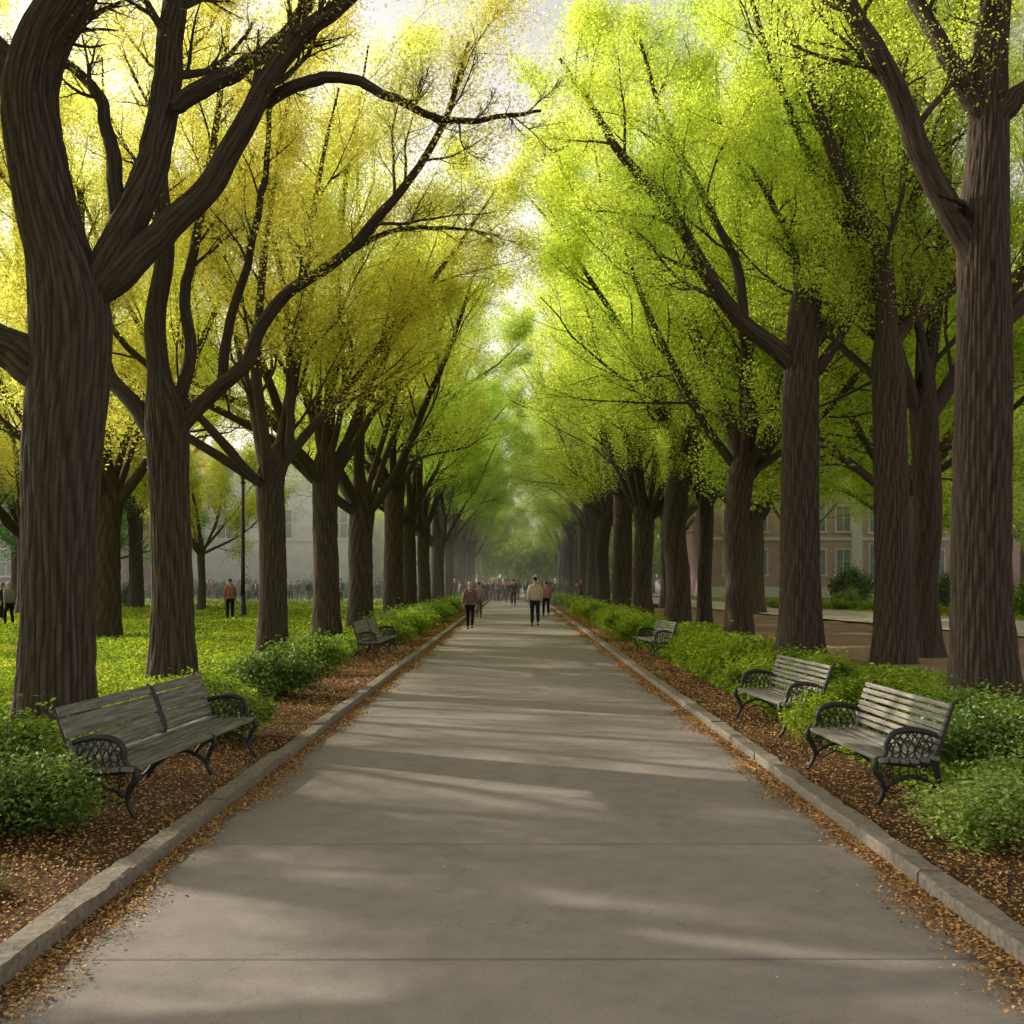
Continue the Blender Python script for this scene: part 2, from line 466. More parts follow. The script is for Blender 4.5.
def make_tree(name, seed, trunk, rad, limbs, k2=9, k3=8, k4=6, leaves=18, lsize=.055, lf2=(.30, .50),
              hero=False, spread=.19, up=.18, droop=0.0, tmin2=.22, bare=0.0):
    """limbs: list of (points, r0, r1). returns dict of three meshes"""
    rng = np.random.default_rng(seed)
    sides, rings = (260, 150) if hero else (110, 60)
    lead = [l for l in limbs if len(l) == 4]
    limbs = [l for l in limbs if len(l) == 3]
    if lead:
        lp, l0, l1, _ = lead[0]
        lp = [np.asarray(q, float) for q in lp if q[2] > trunk[-1][2] + .25]
        _, Lt = resample(trunk, 50)
        full = [np.asarray(q, float) for q in trunk] + lp
        _, Lf = resample(full, 50)
        sx = np.linspace(0, Lf, 90)
        rp = np.interp(sx, np.linspace(0, Lt, len(rad)), rad)
        up_ = sx > Lt
        w_ = (sx - Lt).clip(0) / (Lf - Lt)
        lr_ = l0 * (1 - w_) + l1 * w_
        bl = np.clip((sx - Lt) / .9, 0, 1); bl = bl * bl * (3 - 2 * bl)
        rp = np.where(up_, rad[-1] * (1 - bl) + lr_ * bl, rp)
        tv, tf, tb, tr = trunk_mesh(rng, full, rp, sides, int(rings * 1.8), lead=True)
    else:
        tv, tf, tb, tr = trunk_mesh(rng, trunk, rad, sides, rings)
    parts_v, parts_f, parts_b, parts_r = [tv], [tf], [tb], [tr]
    off = len(tv)
    n = 14
    LP, LR, LL = [], [], []
    for (pts, r0, r1) in limbs:
        m = 40 if hero else n
        P, L = resample(pts, m)
        wob = rng.normal(scale=.011, size=(m, 3)); wob[:2] = 0
        wob = (wob + np.roll(wob, 1, 0) + np.roll(wob, 2, 0)) / 2
        P = P + wob
        u = np.linspace(0, 1, m)
        rad_ = r0 * (1 - u) ** .8 + r1 * u
        rad_ *= 1 + .22 * np.exp(-u * L / .55) - .42 * np.exp(-u * L / .16)
        if hero:
            rr_ = np.interp(np.linspace(0, 1, 60), u, rad_)
            v, f, b, rdg = trunk_mesh(rng, P, rr_, 84, int(40 + L * 11), amp=.026, flare=0.0, lead=True)
        else:
            v, f, b = tube_batch(P[None], rad_[None], 12)
            rdg = np.full(len(v), .5)
        parts_v.append(v); parts_f.append(f + off); parts_b.append(b + len(LP) * 3.1); parts_r.append(rdg); off += len(v)
        Pn, _ = resample(P, n)
        LP.append(Pn); LR.append(np.interp(np.linspace(0, 1, n), u, rad_)); LL.append(L)
    wood = np_mesh(name + '_trunk', np.concatenate(parts_v), np.concatenate(parts_f), True,
                   {'bark': np.concatenate(parts_b), 'ridge': np.concatenate(parts_r)})
    for (pts, r0, r1, _) in lead:
        Pn, L = resample(pts, n)
        LP.append(Pn); LR.append(np.linspace(r0, r1, n)); LL.append(L)
    keep = [i for i, l in enumerate(LL) if l > 2.0]
    LP = np.array(LP)[keep]; LR = np.array(LR)[keep]; LL = np.array(LL)[keep]
    # second order
    P2, r2, L2 = spawn(LP, LR, LL, k2, (22, 62), lf2, 9, up, rng, tmin2)
    R2 = np.clip(r2 * .38, .010, .075)[:, None] * np.linspace(1, .22, 9)[None]
    P3, r3, L3 = spawn(P2, R2, L2, k3, (22, 65), (.3, .6), 6, up * .7, rng, .15, droop)
    R3 = np.clip(r3 * .5, .005, .026)[:, None] * np.linspace(1, .3, 6)[None]
    P4, r4, L4 = spawn(P3, R3, L3, k4, (20, 70), (.35, .75), 4, .05, rng, .12, droop)
    R4 = np.clip(r4 * .6, .003, .009)[:, None] * np.linspace(1, .4, 4)[None]
    b2, f2, _b2 = tube_batch(P2, R2, 8 if hero else 6)
    b3, f3, _b3 = tube_batch(P3, R3, 5 if hero else 4)
    b4, f4, _b4 = tube_batch(P4, R4, 3)
    bv, bf, bb = merge([(b2, f2, _b2), (b3, f3, _b3), (b4, f4, _b4)])
    br = np_mesh(name + '_branches', bv, bf, True, {'bark': bb, 'ridge': np.full(len(bv), .5)})
    # leaves on the last twigs (density varies in clumps per second-order branch)
    N4 = len(P4)
    dens = np.repeat(rng.uniform(.35, 1.6, len(P2)), k3 * k4)
    dens = dens * np.repeat(np.clip(LL / 7.5, .1, 1.25) ** 1.8, k2 * k3 * k4)
    dens = dens * np.repeat((rng.random(len(P2)) >= bare) * 1.0, k3 * k4)
    dens = dens * np.repeat(rng.uniform(.5, 1.5, len(P3)), k4)
    cnt = rng.poisson(leaves * dens)
    own = np.repeat(np.arange(N4), cnt)
    t = rng.random(len(own)) * .95 + .1
    idx = np.clip(t * 3, 0, 2.999); i0 = idx.astype(int); fr = (idx - i0)[:, None]
    C = P4[own, i0] * (1 - fr) + P4[own, i0 + 1] * fr + rng.normal(scale=spread, size=(len(own), 3))
    C = C[C[:, 2] > 1.5]
    lv, lf_, lt = leaf_batch(C, lsize, rng)
    cr = np_mesh(name + '_crown', lv, lf_, False, {'tint': lt})
    return {'trunk': wood, 'branches': br, 'crown': cr, 'n': len(C)}


def auto_limbs(rng, fork, r, n, elev=(42, 62), length=(9, 12.5), leader=True, bias=None, sink=.5):
    out = []
    a0 = rng.uniform(0, 6.28)
    for i in range(n):
        az = a0 + 6.283 * i / n + rng.uniform(-.3, .3)
        e = R(rng.uniform(*elev))
        L = rng.uniform(*length)
        if bias is not None:                      # pruned over the walk: shorter, steeper limbs on that side
            inn = max(0.0, -math.cos(az) * math.copysign(1, bias))
            L *= 1 - .17 * inn; e = e + R(8) * inn
        p = np.array(fork, float) - np.array([0, 0, sink * rng.uniform(.2, 1.2)])
        d = np.array([math.cos(az) * math.cos(e), math.sin(az) * math.cos(e), math.sin(e)])
        if bias is not None:
            d[0] += bias; d /= np.linalg.norm(d)
        pts = [p]
        dd = d.copy(); dd[2] *= .75
        for q in range(6):
            dd = dd / np.linalg.norm(dd)
            p = p + dd * L / 6
            pts.append(p)
            dd = dd + rng.normal(scale=.14, size=3); dd[2] += .10
        out.append((pts, r * rng.uniform(.25, .40), .018))
    if leader:
        p = np.array(fork, float) - np.array([0, 0, .85])
        pts = [p]
        d = np.array([rng.uniform(-.18, .18), rng.uniform(-.18, .18), 1.0])
        L = length[1] * 1.05
        for q in range(6):
            d /= np.linalg.norm(d); p = p + d * L / 6; pts.append(p)
            d = d + rng.normal(scale=.10, size=3); d[2] += .1
        out.append((pts, r * .48, .02, 'lead'))
    return out


def place_tree(data, name, loc, rz, label, cat='tree', group=None, leaf=None, bark=None, scale=1.0):
    s = scale if isinstance(scale, tuple) else (scale,) * 3
    o = empty(name, loc, rz, s)
    tag(o, label, cat, group)
    link('trunk', data['trunk'], bark or M['bark'], o)
    link('branches', data['branches'], bark or M['bark'], o)
    link('crown', data['crown'], leaf, o)
    return o


def hero_limb(base, Y, pix, r0, r1, dy, lead=False):
    """limb measured in the photo at the tree's own depth; dy = depth it gains by its tip"""
    n = len(pix)
    pts = []
    for i, (x, y) in enumerate(pix):
        pts.append(pp(x, y, Y + dy * (i / (n - 1)) ** 1.3) - np.array([base[0], base[1], 0]))
    return (pts, r0, r1, 'lead') if lead else (pts, r0, r1)


# ---- near left tree (L1)
bx, by = gp(56, 728)
B = (bx, by)
sc_ = by / F
trunk = [(0, 0, -.1), (.02, 0, 1.5), (.06, 0, 3.0), (.16, 0, 4.1), (.17, 0, 4.7)]
HL = lambda pix, r0, r1, dy, lead=False: hero_limb(B, by, pix, r0, r1, dy, lead)
L1 = make_tree('elm_a', 101, trunk, [.39, .385, .40, .445, .45], [
    HL([(64, 275), (49, 220), (36, 155), (30, 95), (44, 40), (72, -10), (95, -90), (110, -200)], .385, .17, -1.0, True),
    HL([(30, 110), (8, 70), (-30, 30), (-80, -40), (-120, -130)], .22, .06, .8),
    HL([(95, 290), (130, 222), (156, 150), (166, 85), (172, 20), (190, -60), (205, -170)], .20, .08, .6),
    HL([(100, 295), (150, 245), (200, 195), (240, 135), (268, 80), (300, 35), (355, -8), (420, -60)], .165, .05, -.6),
    HL([(172, 108), (205, 88), (250, 62), (285, 35), (318, -20), (335, -80)], .10, .035, .5),
    HL([(262, 104), (300, 85), (345, 77), (392, 98), (450, 120), (512, 116), (540, 110)], .068, .012, -.8),
    HL([(118, 228), (112, 150), (98, 95), (70, 66), (30, 40)], .09, .03, 1.6),
    HL([(60, 385), (15, 352), (-35, 325), (-90, 290), (-150, 230)], .26, .05, -.5),
], k2=9, k3=9, k4=7, leaves=18, lsize=.037, lf2=(.20, .38), tmin2=.45, hero=True, up=.12)

# ---- second left tree (L2)
bx2, by2 = gp(172, 682)
B2 = (bx2, by2)
HL2 = lambda pix, r0, r1, dy, lead=False: hero_limb(B2, by2, pix, r0, r1, dy, lead)
L2 = make_tree('elm_b', 102, [(0, 0, -.1), (0, 0, 1.6), (-.05, 0, 3.2), (-.08, 0, 4.35)], [.37, .325, .315, .36], [
    HL2([(160, 445), (135, 405), (112, 380), (98, 330), (85, 270), (80, 190)], .135, .05, 1.0),
    HL2([(163, 440), (160, 380), (155, 320), (165, 250), (160, 160), (170, 60), (175, -60)], .20, .05, .5, True),
    HL2([(170, 440), (205, 400), (243, 365), (262, 325), (290, 290), (335, 262), (385, 210), (440, 130), (470, 40)], .13, .025, -1.0),
    HL2([(222, 388), (227, 335), (240, 288), (254, 235), (266, 170), (272, 80)], .08, .03, .6),
    HL2([(165, 440), (190, 360), (185, 300), (195, 240), (215, 140), (230, 20)], .11, .03, 1.8),
    HL2([(330, 262), (390, 232), (450, 228), (500, 235)], .05, .012, -.3),
], k2=10, k3=9, k4=7, leaves=36, lsize=.046, lf2=(.20, .38), tmin2=.35, hero=True, up=.12)

# ---- near right tree (R1)
bx3, by3 = gp(985, 712)
B3 = (bx3, by3)
HR = lambda pix, r0, r1, dy, lead=False: hero_limb(B3, by3, pix, r0, r1, dy, lead)
R1 = make_tree('elm_c', 103, [(0, 0, -.1), (-.05, 0, 1.6), (-.03, 0, 3.2), (-.02, 0, 4.8), (-.02, 0, 6.2)], [.42, .36, .345, .335, .31], [
    HR([(986, 225), (988, 150), (990, 60), (1000, -60), (1005, -200)], .30, .09, .4, True),
    HR([(985, 300), (970, 250), (946, 205), (918, 145), (893, 80), (862, 25), (820, -35), (760, -120)], .17, .05, -.5),
    HR([(985, 125), (965, 85), (942, 45), (915, 0), (880, -60), (850, -160)], .13, .03, .8),
    HR([(990, 130), (1020, 95), (1060, 60), (1110, -20)], .14, .03, -.4),
    HR([(992, 330), (1030, 295), (1075, 265), (1120, 200)], .13, .03, .6),
    HR([(975, 250), (968, 212), (955, 200), (940, 196)], .05, .012, -1.0),
], k2=11, k3=9, k4=7, leaves=38, lsize=.042, lf2=(.24, .42), tmin2=.34, hero=True, up=.12)

# ---- second right tree (R2)
bx4, by4 = gp(800, 662)
B4 = (bx4, by4)
HR2 = lambda pix, r0, r1, dy, lead=False: hero_limb(B4, by4, pix, r0, r1, dy, lead)
R2 = make_tree('elm_d', 104, [(0, 0, -.1), (0, 0, 2.0), (0, 0, 4.0), (.02, 0, 6.0), (.1, 0, 7.2)], [.48, .39, .375, .37, .33], [
    HR2([(800, 372), (770, 345), (738, 318), (712, 282), (685, 235), (652, 190), (618, 150), (585, 95), (560, 60)], .19, .03, -1.0),
    HR2([(802, 372), (806, 315), (815, 250), (828, 180), (845, 110), (850, 20), (855, -60)], .27, .06, .5, True),
    HR2([(745, 322), (738, 270), (712, 215), (690, 170), (660, 110), (640, 40)], .10, .03, 1.0),
    HR2([(803, 340), (795, 255), (778, 215), (765, 190), (750, 165)], .12, .03, -1.0),
    HR2([(812, 345), (842, 305), (868, 270), (900, 230), (930, 170)], .15, .04, .6),
    HR2([(815, 375), (850, 320), (868, 285), (900, 220)], .11, .03, -.6),
    HR2([(835, 150), (868, 105), (890, 70), (905, 10)], .13, .03, .5),
], k2=11, k3=9, k4=7, leaves=44, lsize=.058, lf2=(.24, .44), hero=True, up=.1)

# ---- inner right tree with the long left limb (second row)
bx5, by5 = gp(893, 664)
B5 = (bx5, by5)
HR3 = lambda pix, r0, r1, dy, lead=False: hero_limb(B5, by5, pix, r0, r1, dy, lead)
R3 = make_tree('elm_e', 105, [(0, 0, -.1), (0, 0, 2.0), (-.05, 0, 4.0), (-.1, 0, 6.0)], [.40, .34, .325, .33], [
    HR3([(892, 400), (886, 330), (880, 255), (858, 205), (838, 165), (815, 100), (795, 40), (775, -30)], .21, .05, -1.0, True),
    HR3([(892, 395), (888, 330), (886, 260), (896, 190), (915, 110), (930, 30), (940, -50)], .2, .04, .6),
    HR3([(892, 385), (896, 345), (905, 325), (922, 312), (950, 290), (985, 240)], .15, .04, .8),
    HR3([(880, 255), (850, 215), (825, 165), (805, 145)], .09, .025, .8),
], k2=10, k3=9, k4=7, leaves=38, lsize=.058, hero=True, up=.1)

print('hero leaves', [d['n'] for d in (L1, L2, R1, R2, R3)])

# ---- repeating row trees: four forms on either side
LEFTV, RIGHTV = [], []
for i in range(4):
    rng = np.random.default_rng(300 + i)
    fz = 4.3 + .45 * i * (1 if i % 2 else -.4)
    r = .36 + .03 * i
    tr = [(0, 0, -.1), (rng.uniform(-.08, .08), 0, 1.6), (rng.uniform(-.1, .1), 0, 3.0), (rng.uniform(-.1, .1), 0, fz)]
    LEFTV.append(make_tree('left_form_%d' % i, 400 + i, tr, [r, r * .88, r * .86, r * .95],
                           auto_limbs(rng, tr[-1], r, 7, (44, 66), (8.5, 11.5), bias=-.12), k2=9, k3=8, k4=6, leaves=46, lsize=.068, up=.15, tmin2=.2))
for i in range(4):
    rng = np.random.default_rng(600 + i)
    fz = 4.9 + .5 * i * (1 if i % 2 else -.4)
    r = .40 + .03 * i
    tr = [(0, 0, -.1), (rng.uniform(-.08, .08), 0, 1.6), (rng.uniform(-.1, .1), 0, 3.2), (rng.uniform(-.1, .1), 0, fz)]
    RIGHTV.append(make_tree('right_form_%d' % i, 700 + i, tr, [r, r * .88, r * .86, r * .92],
                            auto_limbs(rng, tr[-1], r, 8, (46, 70), (10, 13.5), bias=.12), k2=10, k3=9, k4=6, leaves=44, lsize=.074, up=.05, tmin2=.12))
rng = np.random.default_rng(900)
BACKV = []
for i in range(2):
    tr = [(0, 0, -.1), (.1, 0, 1.5), (.05, .1, 3.4)]
    BACKV.append(make_tree('back_form_%d' % i, 950 + i, tr, [.30, .25, .26],
                           auto_limbs(rng, tr[-1], .27, 7, (18, 66), (6, 8.5)), k2=9, k3=8, k4=6, leaves=42, lsize=.11, up=.08, spread=.22))

SHADE = []
for i in range(2):
    rng = np.random.default_rng(980 + i)
    tr = [(0, 0, -.1), (.05, 0, 1.6), (-.1, 0, 3.0), (.05, 0, 4.4)]
    SHADE.append(make_tree('shade_form_%d' % i, 985 + i, tr, [.37, .33, .32, .34],
                           auto_limbs(rng, tr[-1], .36, 6, (40, 66), (8.5, 12)), k2=8, k3=7, k4=6, leaves=46, lsize=.085, up=.14, spread=.13, bare=.45))

place_tree(L1, 'elm_tree', (bx, by, 0), 0, 'massive dark tree with spreading limbs standing behind the long double bench', leaf=M['leaf_yellow'])
place_tree(L2, 'elm_tree', (bx2, by2, 0), 0, 'tree with yellow leaves just past the far end of the double bench', leaf=M['leaf_yellow'])
place_tree(R1, 'elm_tree', (bx3, by3, 0), 0, 'straight tall trunk rising behind the nearest slatted bench on the right', leaf=M['leaf_lime'])
place_tree(R2, 'elm_tree', (bx4, by4, 0), 0, 'thick tree with bright lime leaves behind the second slatted bench', leaf=M['leaf_lime'])
place_tree(R3, 'elm_tree', (bx5, by5, 0), 0, 'slim dark tree set back on the brown bed, nearer of the two beside each other', leaf=M['leaf_lime'])

for i, (x, y, r_) in enumerate([(-13.2, 11.4, 2.6), (-14.0, 18.0, 4.0), (-10.2, 6.4, 1.1)]):
    place_tree(SHADE[i % 2], 'elm_tree', (x, y, 0), r_, 'tree on the lawn outside the left edge, casting its shade over the walk', leaf=M['leaf_gold'], group='shade trees outside the left edge')
GL = 'trees lining the left side of the avenue'
GR = 'trees lining the right side of the avenue'
# left row, receding
y = 22.0
k = 0
lab_l = ['third tree of the left row, a round shrub at its foot', 'fourth tree of the left row, a bushy shrub leaning on its trunk']
while y < 118:
    lf = M['leaf_yellow'] if k < 1 else (M['leaf_gold'] if k < 3 else (M['leaf_yg'] if k < 5 else M['leaf_green']))
    x = [-5.35, -5.3, -5.5, -5.2, -5.4][k % 5] + (0.02 * (y - 22) if y < 60 else .45)
    lab = lab_l[k] if k < 2 else 'tall tree among the receding trunks of the left row, beyond the small far bench'
    s = 1.0 + .08 * ((k * 7) % 5 - 2) / 2
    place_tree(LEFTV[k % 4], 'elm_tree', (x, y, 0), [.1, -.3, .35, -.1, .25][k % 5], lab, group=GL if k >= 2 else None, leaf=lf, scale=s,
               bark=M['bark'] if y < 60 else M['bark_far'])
    y += 6.2 if k else 5.6
    k += 1
# right row
y = 27.4
k = 0
lab_r = ['third tree of the right row, standing in lime shrubs beside the path', 'fourth tree of the right row, near the low far bench']
while y < 122:
    lf = M['leaf_lime'] if k < 5 else M['leaf_yg']
    x = [6.15, 5.75, 5.6, 5.7, 5.5][k % 5] - (.012 * (y - 28) if y < 70 else .1)
    lab = lab_r[k] if k < 2 else 'tall tree among the receding trunks of the right row, beyond the low far bench'
    s = 1.04 + .08 * ((k * 3) % 5 - 2) / 2
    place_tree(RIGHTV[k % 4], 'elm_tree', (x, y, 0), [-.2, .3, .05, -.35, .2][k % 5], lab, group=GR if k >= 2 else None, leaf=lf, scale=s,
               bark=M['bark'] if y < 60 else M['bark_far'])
    y += 7.6
    k += 1
# trees set back on the right and left
place_tree(RIGHTV[1], 'elm_tree', (*gp(925, 658), 0), 2.2, 'slim dark tree set back on the brown bed, farther of the two beside each other', leaf=M['leaf_lime'], scale=(.78, .78, 1.0))
place_tree(RIGHTV[2], 'elm_tree', (*gp(705, 628), 0), .7, 'narrow trunk showing between the third and fourth trees of the right row', leaf=M['leaf_lime'], scale=(.62, .62, 1.0))
GRB = 'green trees behind the right row'
for i, (x, y, s, rz) in enumerate([(11.5, 30, 1.0, 0), (17.4, 45, 1.05, 1), (12, 50, 1.0, 2.2), (21.2, 54, 1.1, 3), (16, 66, 1.1, 4), (25, 64, 1.1, 5),
                                   (33, 72, 1.15, 2), (13, 80, 1.0, 1), (24, 86, 1.1, 6), (41, 80, 1.1, 2.6), (16, 102, 1.1, 1.1), (10, 66, .95, 2.9)]):
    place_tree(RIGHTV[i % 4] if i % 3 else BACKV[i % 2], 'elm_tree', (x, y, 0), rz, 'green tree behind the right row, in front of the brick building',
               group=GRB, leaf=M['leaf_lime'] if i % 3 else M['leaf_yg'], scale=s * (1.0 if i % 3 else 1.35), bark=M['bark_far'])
place_tree(LEFTV[2], 'elm_tree', (*gp(105, 640), 0), .6, 'lone leaning trunk on the lawn between the two nearest left trees', leaf=M['leaf_gold'], scale=(1.0, 1.0, 1.05))
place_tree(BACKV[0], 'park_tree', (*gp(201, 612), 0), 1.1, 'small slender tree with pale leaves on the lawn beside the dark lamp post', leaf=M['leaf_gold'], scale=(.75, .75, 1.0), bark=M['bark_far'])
for i, (x, y, r_) in enumerate([(-25.0, 39, .4), (-23, 47, 1.9), (-22, 58, 3.0)]):
    place_tree(LEFTV[(i + 1) % 4], 'elm_tree', (x, y, 0), r_, ['yellow-leaved tree set back on the lawn directly behind the second left tree', 'yellow-leaved tree set back on the lawn left of the dark lamp post', 'yellow-leaved tree set back on the lawn right of the dark lamp post'][i], leaf=M['leaf_yellow'])
GLB = 'blue-green trees along the far edge of the lawn'
for i, (x, y, s, rz) in enumerate([(-26, 52, 1.15, 0), (-33, 58, 1.2, 1), (-25, 62, .95, 2), (-41, 66, 1.2, 3), (-28, 74, 1.2, 4), (-50, 70, 1.3, 5)]):
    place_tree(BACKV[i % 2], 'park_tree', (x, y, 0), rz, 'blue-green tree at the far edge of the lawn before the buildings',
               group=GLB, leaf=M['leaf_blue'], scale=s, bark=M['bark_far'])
GE = 'trees closing the end of the avenue'
for i, (x, y, s) in enumerate([(-8, 128, 1.5), (-3.5, 140, 1.25), (3.5, 146, 1.3), (9, 132, 1.5), (-17, 130, 1.5), (18, 132, 1.5), (-27, 128, 1.5), (29, 126, 1.5)]):
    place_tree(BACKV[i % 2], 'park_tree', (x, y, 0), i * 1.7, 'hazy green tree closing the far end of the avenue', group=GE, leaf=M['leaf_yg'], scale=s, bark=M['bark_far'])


# ------------------------------------------------------------------ ground
def sheet(name, x0, x1, y0, y1, z, mat, nx=1, ny=1, rough=0.0, rng=None, kind='structure', edge=0.0):
    xs = np.linspace(x0, x1, nx + 1); ys = np.linspace(y0, y1, ny + 1)
    X, Y = np.meshgrid(xs, ys)
    Z = np.full_like(X, z)
    if rough:
        for q in range(7):
            fx, fy = rs.uniform(.4, 3.5, 2); Z += rough * .4 * np.sin(X * fx + rs.uniform(0, 6)) * np.sin(Y * fy + rs.uniform(0, 6))
        Z += rs.normal(scale=rough * .25, size=Z.shape)
    V = np.stack([X, Y, Z], -1).reshape(-1, 3)
    i = np.arange(ny)[:, None] * (nx + 1); j = np.arange(nx)[None]
    f = np.stack([i + j, i + j + 1, i + nx + 2 + j, i + nx + 1 + j], -1).reshape(-1, 4)
    o = link(name, np_mesh(name, V, f, True), mat)
    tag(o, kind=kind)
    return o


PL, PR = -2.13, 2.22           # path edges
sheet('ground', -700, 700, -40, 1200, -.12, M['soil'])
sheet('path', PL - .02, PR + .02, -6, 190, 0, M['concrete'], 4, 200)
sheet('mulch_bed', -4.7, PL - .14, -2, 120, .035, M['mulch'], 14, 400, .018)
sheet('mulch_bed', PR + .14, 5.2, -2, 120, .035, M['mulch'], 14, 400, .018)
sheet('lawn', -75, -4.4, -2, 84, .02, M['lawn'], 70, 86, .03)
sheet('soil_bed', 5.0, 30, -2, 60, .015, M['bed'], 50, 120, .03)
# pale side path on the right and its grass verge
t0, t1 = gp(1024, 628), gp(716, 605)


def strip(name, a, b, w0, w1, z, mat):
    a = np.array(a); b = np.array(b); d = (b - a) / np.linalg.norm(b - a); nrm = np.array([d[1], -d[0]])
    a2 = a - d * 14; b2 = b + d * 40
    pts = [a2 + nrm * w0, a2 + nrm * w1, b2 + nrm * w1, b2 + nrm * w0]
    o = link(name, np_mesh(name, [(*p, z) for p in pts], np.array([[0, 1, 2, 3]])), mat)
    tag(o, kind='structure')
    return o


strip('lawn', t0, t1, 2.5, 60, .030, M['lawn'])
strip('side_path', t0, t1, -4.3, 2.6, .085, M['gravel'])
sheet('cross_path', -75, -7, 84.0, 88, .026, M['gravel'])
sheet('plaza', -40, 40, 104, 126, .010, M['gravel'])

# slab joints, each a thin sheet lying on the walk
for i, yy in enumerate([4.47, 6.42, 10.2, 14.3, 18.8, 23.3, 28, 33, 38, 43, 48]):
    o = link('path_joint', np_mesh('path_joint', [(PL, yy, .004), (PR, yy + .01, .004), (PR, yy + .016, .004), (PL, yy + .006, .004)], np.array([[0, 1, 2, 3]])), M['joint'])
    tag(o, kind='structure')


# kerbs: individual long stones in one raised kerb each side
def kerb(x0, x1, name):
    parts = []
    yy = -2.0
    rng = np.random.default_rng(int(abs(x0) * 100))
    bm = bmesh.new()
    while yy < 120:
        L = rng.uniform(1.7, 2.1) if yy < 40 else 5
        n = int(L / .12) if yy < 25 else 4
        dx, dz = rng.normal(scale=.006), rng.normal(scale=.005)
        rows = []
        for j in range(n + 1):
            y_ = yy + .006 + (L - .012) * j / n
            e = lambda s=.006: rng.normal(scale=s)
            bv = .010
            prof = [(x0 + dx, -.1), (x0 + dx + e(.004), .086 - bv + dz + e()), (x0 + dx + bv + e(), .094 + dz + e(.004)),
                    (x1 + dx - bv + e(), .094 + dz + e(.004)), (x1 + dx + e(.004), .086 - bv + dz + e()), (x1 + dx, -.1)]
            rows.append([bm.verts.new((px, y_, pz)) for px, pz in prof])
        for a, b in zip(rows[:-1], rows[1:]):
            for q in range(5):
                bm.faces.new((a[q], a[q + 1], b[q + 1], b[q])).smooth = False
        bm.faces.new(rows[0]); bm.faces.new(rows[-1][::-1])
        yy += L
    bmesh.ops.recalc_face_normals(bm, faces=bm.faces)
    me = bpy.data.meshes.new(name); bm.to_mesh(me); bm.free()
    o = link(name, me, M['kerb'])
    tag(o, kind='structure')


kerb(PL - .15, PL, 'kerb')
kerb(PR, PR + .15, 'kerb')

# ------------------------------------------------------------------ litter, lawn leaves, ground cover (uncountable)
def scatter_leaves(name, C, size, mat, upbias, label=None):
    v, f, tnt = leaf_batch(C, size, rs, upbias)
    o = link(name, np_mesh(name, v, f, False, {'tint': tnt}), mat)
    tag(o, label, None, None, 'stuff')
    return o


def ydepth(n, y0, y1, p=1.0):
    """depth samples thinning out with distance"""
    u = rs.random(n)
    a, b = y0 ** (1 - p) if p != 1 else math.log(y0), y1 ** (1 - p) if p != 1 else math.log(y1)
    w = a + (b - a) * u
    return np.exp(w) if p == 1 else w ** (1 / (1 - p))


C = []
for side in (-1, 1):
    e = PL if side < 0 else PR
    n = 56000                                   # on the mulch
    Y = ydepth(n, 2.5, 60); X = e + side * (.17 + rs.random(n) * 2.0)
    C.append(np.stack([X, Y, .055 + rs.random(n) * .02], 1))
    n = 30000 if side > 0 else 24000            # gutter along the kerb
    Y = ydepth(n, 2.3, 60)
    w = (.095 if side > 0 else .085) + .03 * np.sin(Y * 1.7) + .02 * np.sin(Y * 5.1)
    X = e - side * np.abs(rs.normal(scale=1.0, size=n)) * w
    C.append(np.stack([X, Y, .010 + rs.random(n) * .014], 1))
n = 160
Y = ydepth(n, 2.5, 40); X = rs.uniform(PL, PR, n)
C.append(np.stack([X, Y, np.full(n, .012)], 1))
C = np.concatenate(C)
scatter_leaves('leaf_litter', C, .017 + .0012 * C[:, 1], M['litter'], 2.2)

n = 190000
Y = ydepth(n, 7.5, 82, .9); X = -4.3 - rs.random(n) ** 1.2 * (.56 * Y - 2.5).clip(1.5) * 1.05
C = np.stack([X, Y, .03 + rs.random(n) ** 1.5 * .13], 1)
hump = np.sin(X * 1.9) * np.sin(Y * 1.3 + X * .7)
C[:, 2] += .05 * (hump > .1) * rs.random(n)
scatter_leaves('lawn_grass', C, .030 + .0021 * C[:, 1], M['leaf_lawn'], .6)

n = 120000
Y = ydepth(n, 6.5, 75, .95); X = 3.1 + rs.random(n) ** 1.3 * np.clip(4.2 - .02 * Y, 2.2, 9)
C = np.stack([X, Y, .05 + rs.random(n) ** 1.3 * (.18 + .10 * np.sin(X * 1.7 + 1) * np.sin(Y * 1.1))], 1)
dn = np.sin(X * 1.3 + 2) * np.sin(Y * .8 + .6 * X) + rs.normal(scale=.35, size=n)
C = C[(dn > -.35) & ((X < 6.4) | (dn > .55))]
scatter_leaves('ground_cover', C, .042 + .0021 * C[:, 1], M['leaf_cover'], .7)
n = 50000                                      # cover between the left shrubs and the lawn
Y = ydepth(n, 5.5, 70, .95); X = -3.45 - rs.random(n) * 1.3
C = np.stack([X, Y, .05 + rs.random(n) ** 1.3 * .2], 1)
scatter_leaves('ground_cover', C, .040 + .0020 * C[:, 1], M['leaf_cover'], .7)
n = 26000                                      # right hand verge
Y = rs.uniform(32, 85, n)
X = t0[0] + (t1[0] - t0[0]) * (Y - t0[1]) / (t1[1] - t0[1]) + 2.4 + rs.random(n) ** 1.5 * 25
scatter_leaves('lawn_grass', np.stack([X, Y, .05 + rs.random(n) * .12], 1), np.full(n, .16), M['leaf_shrub_lime'], .6)


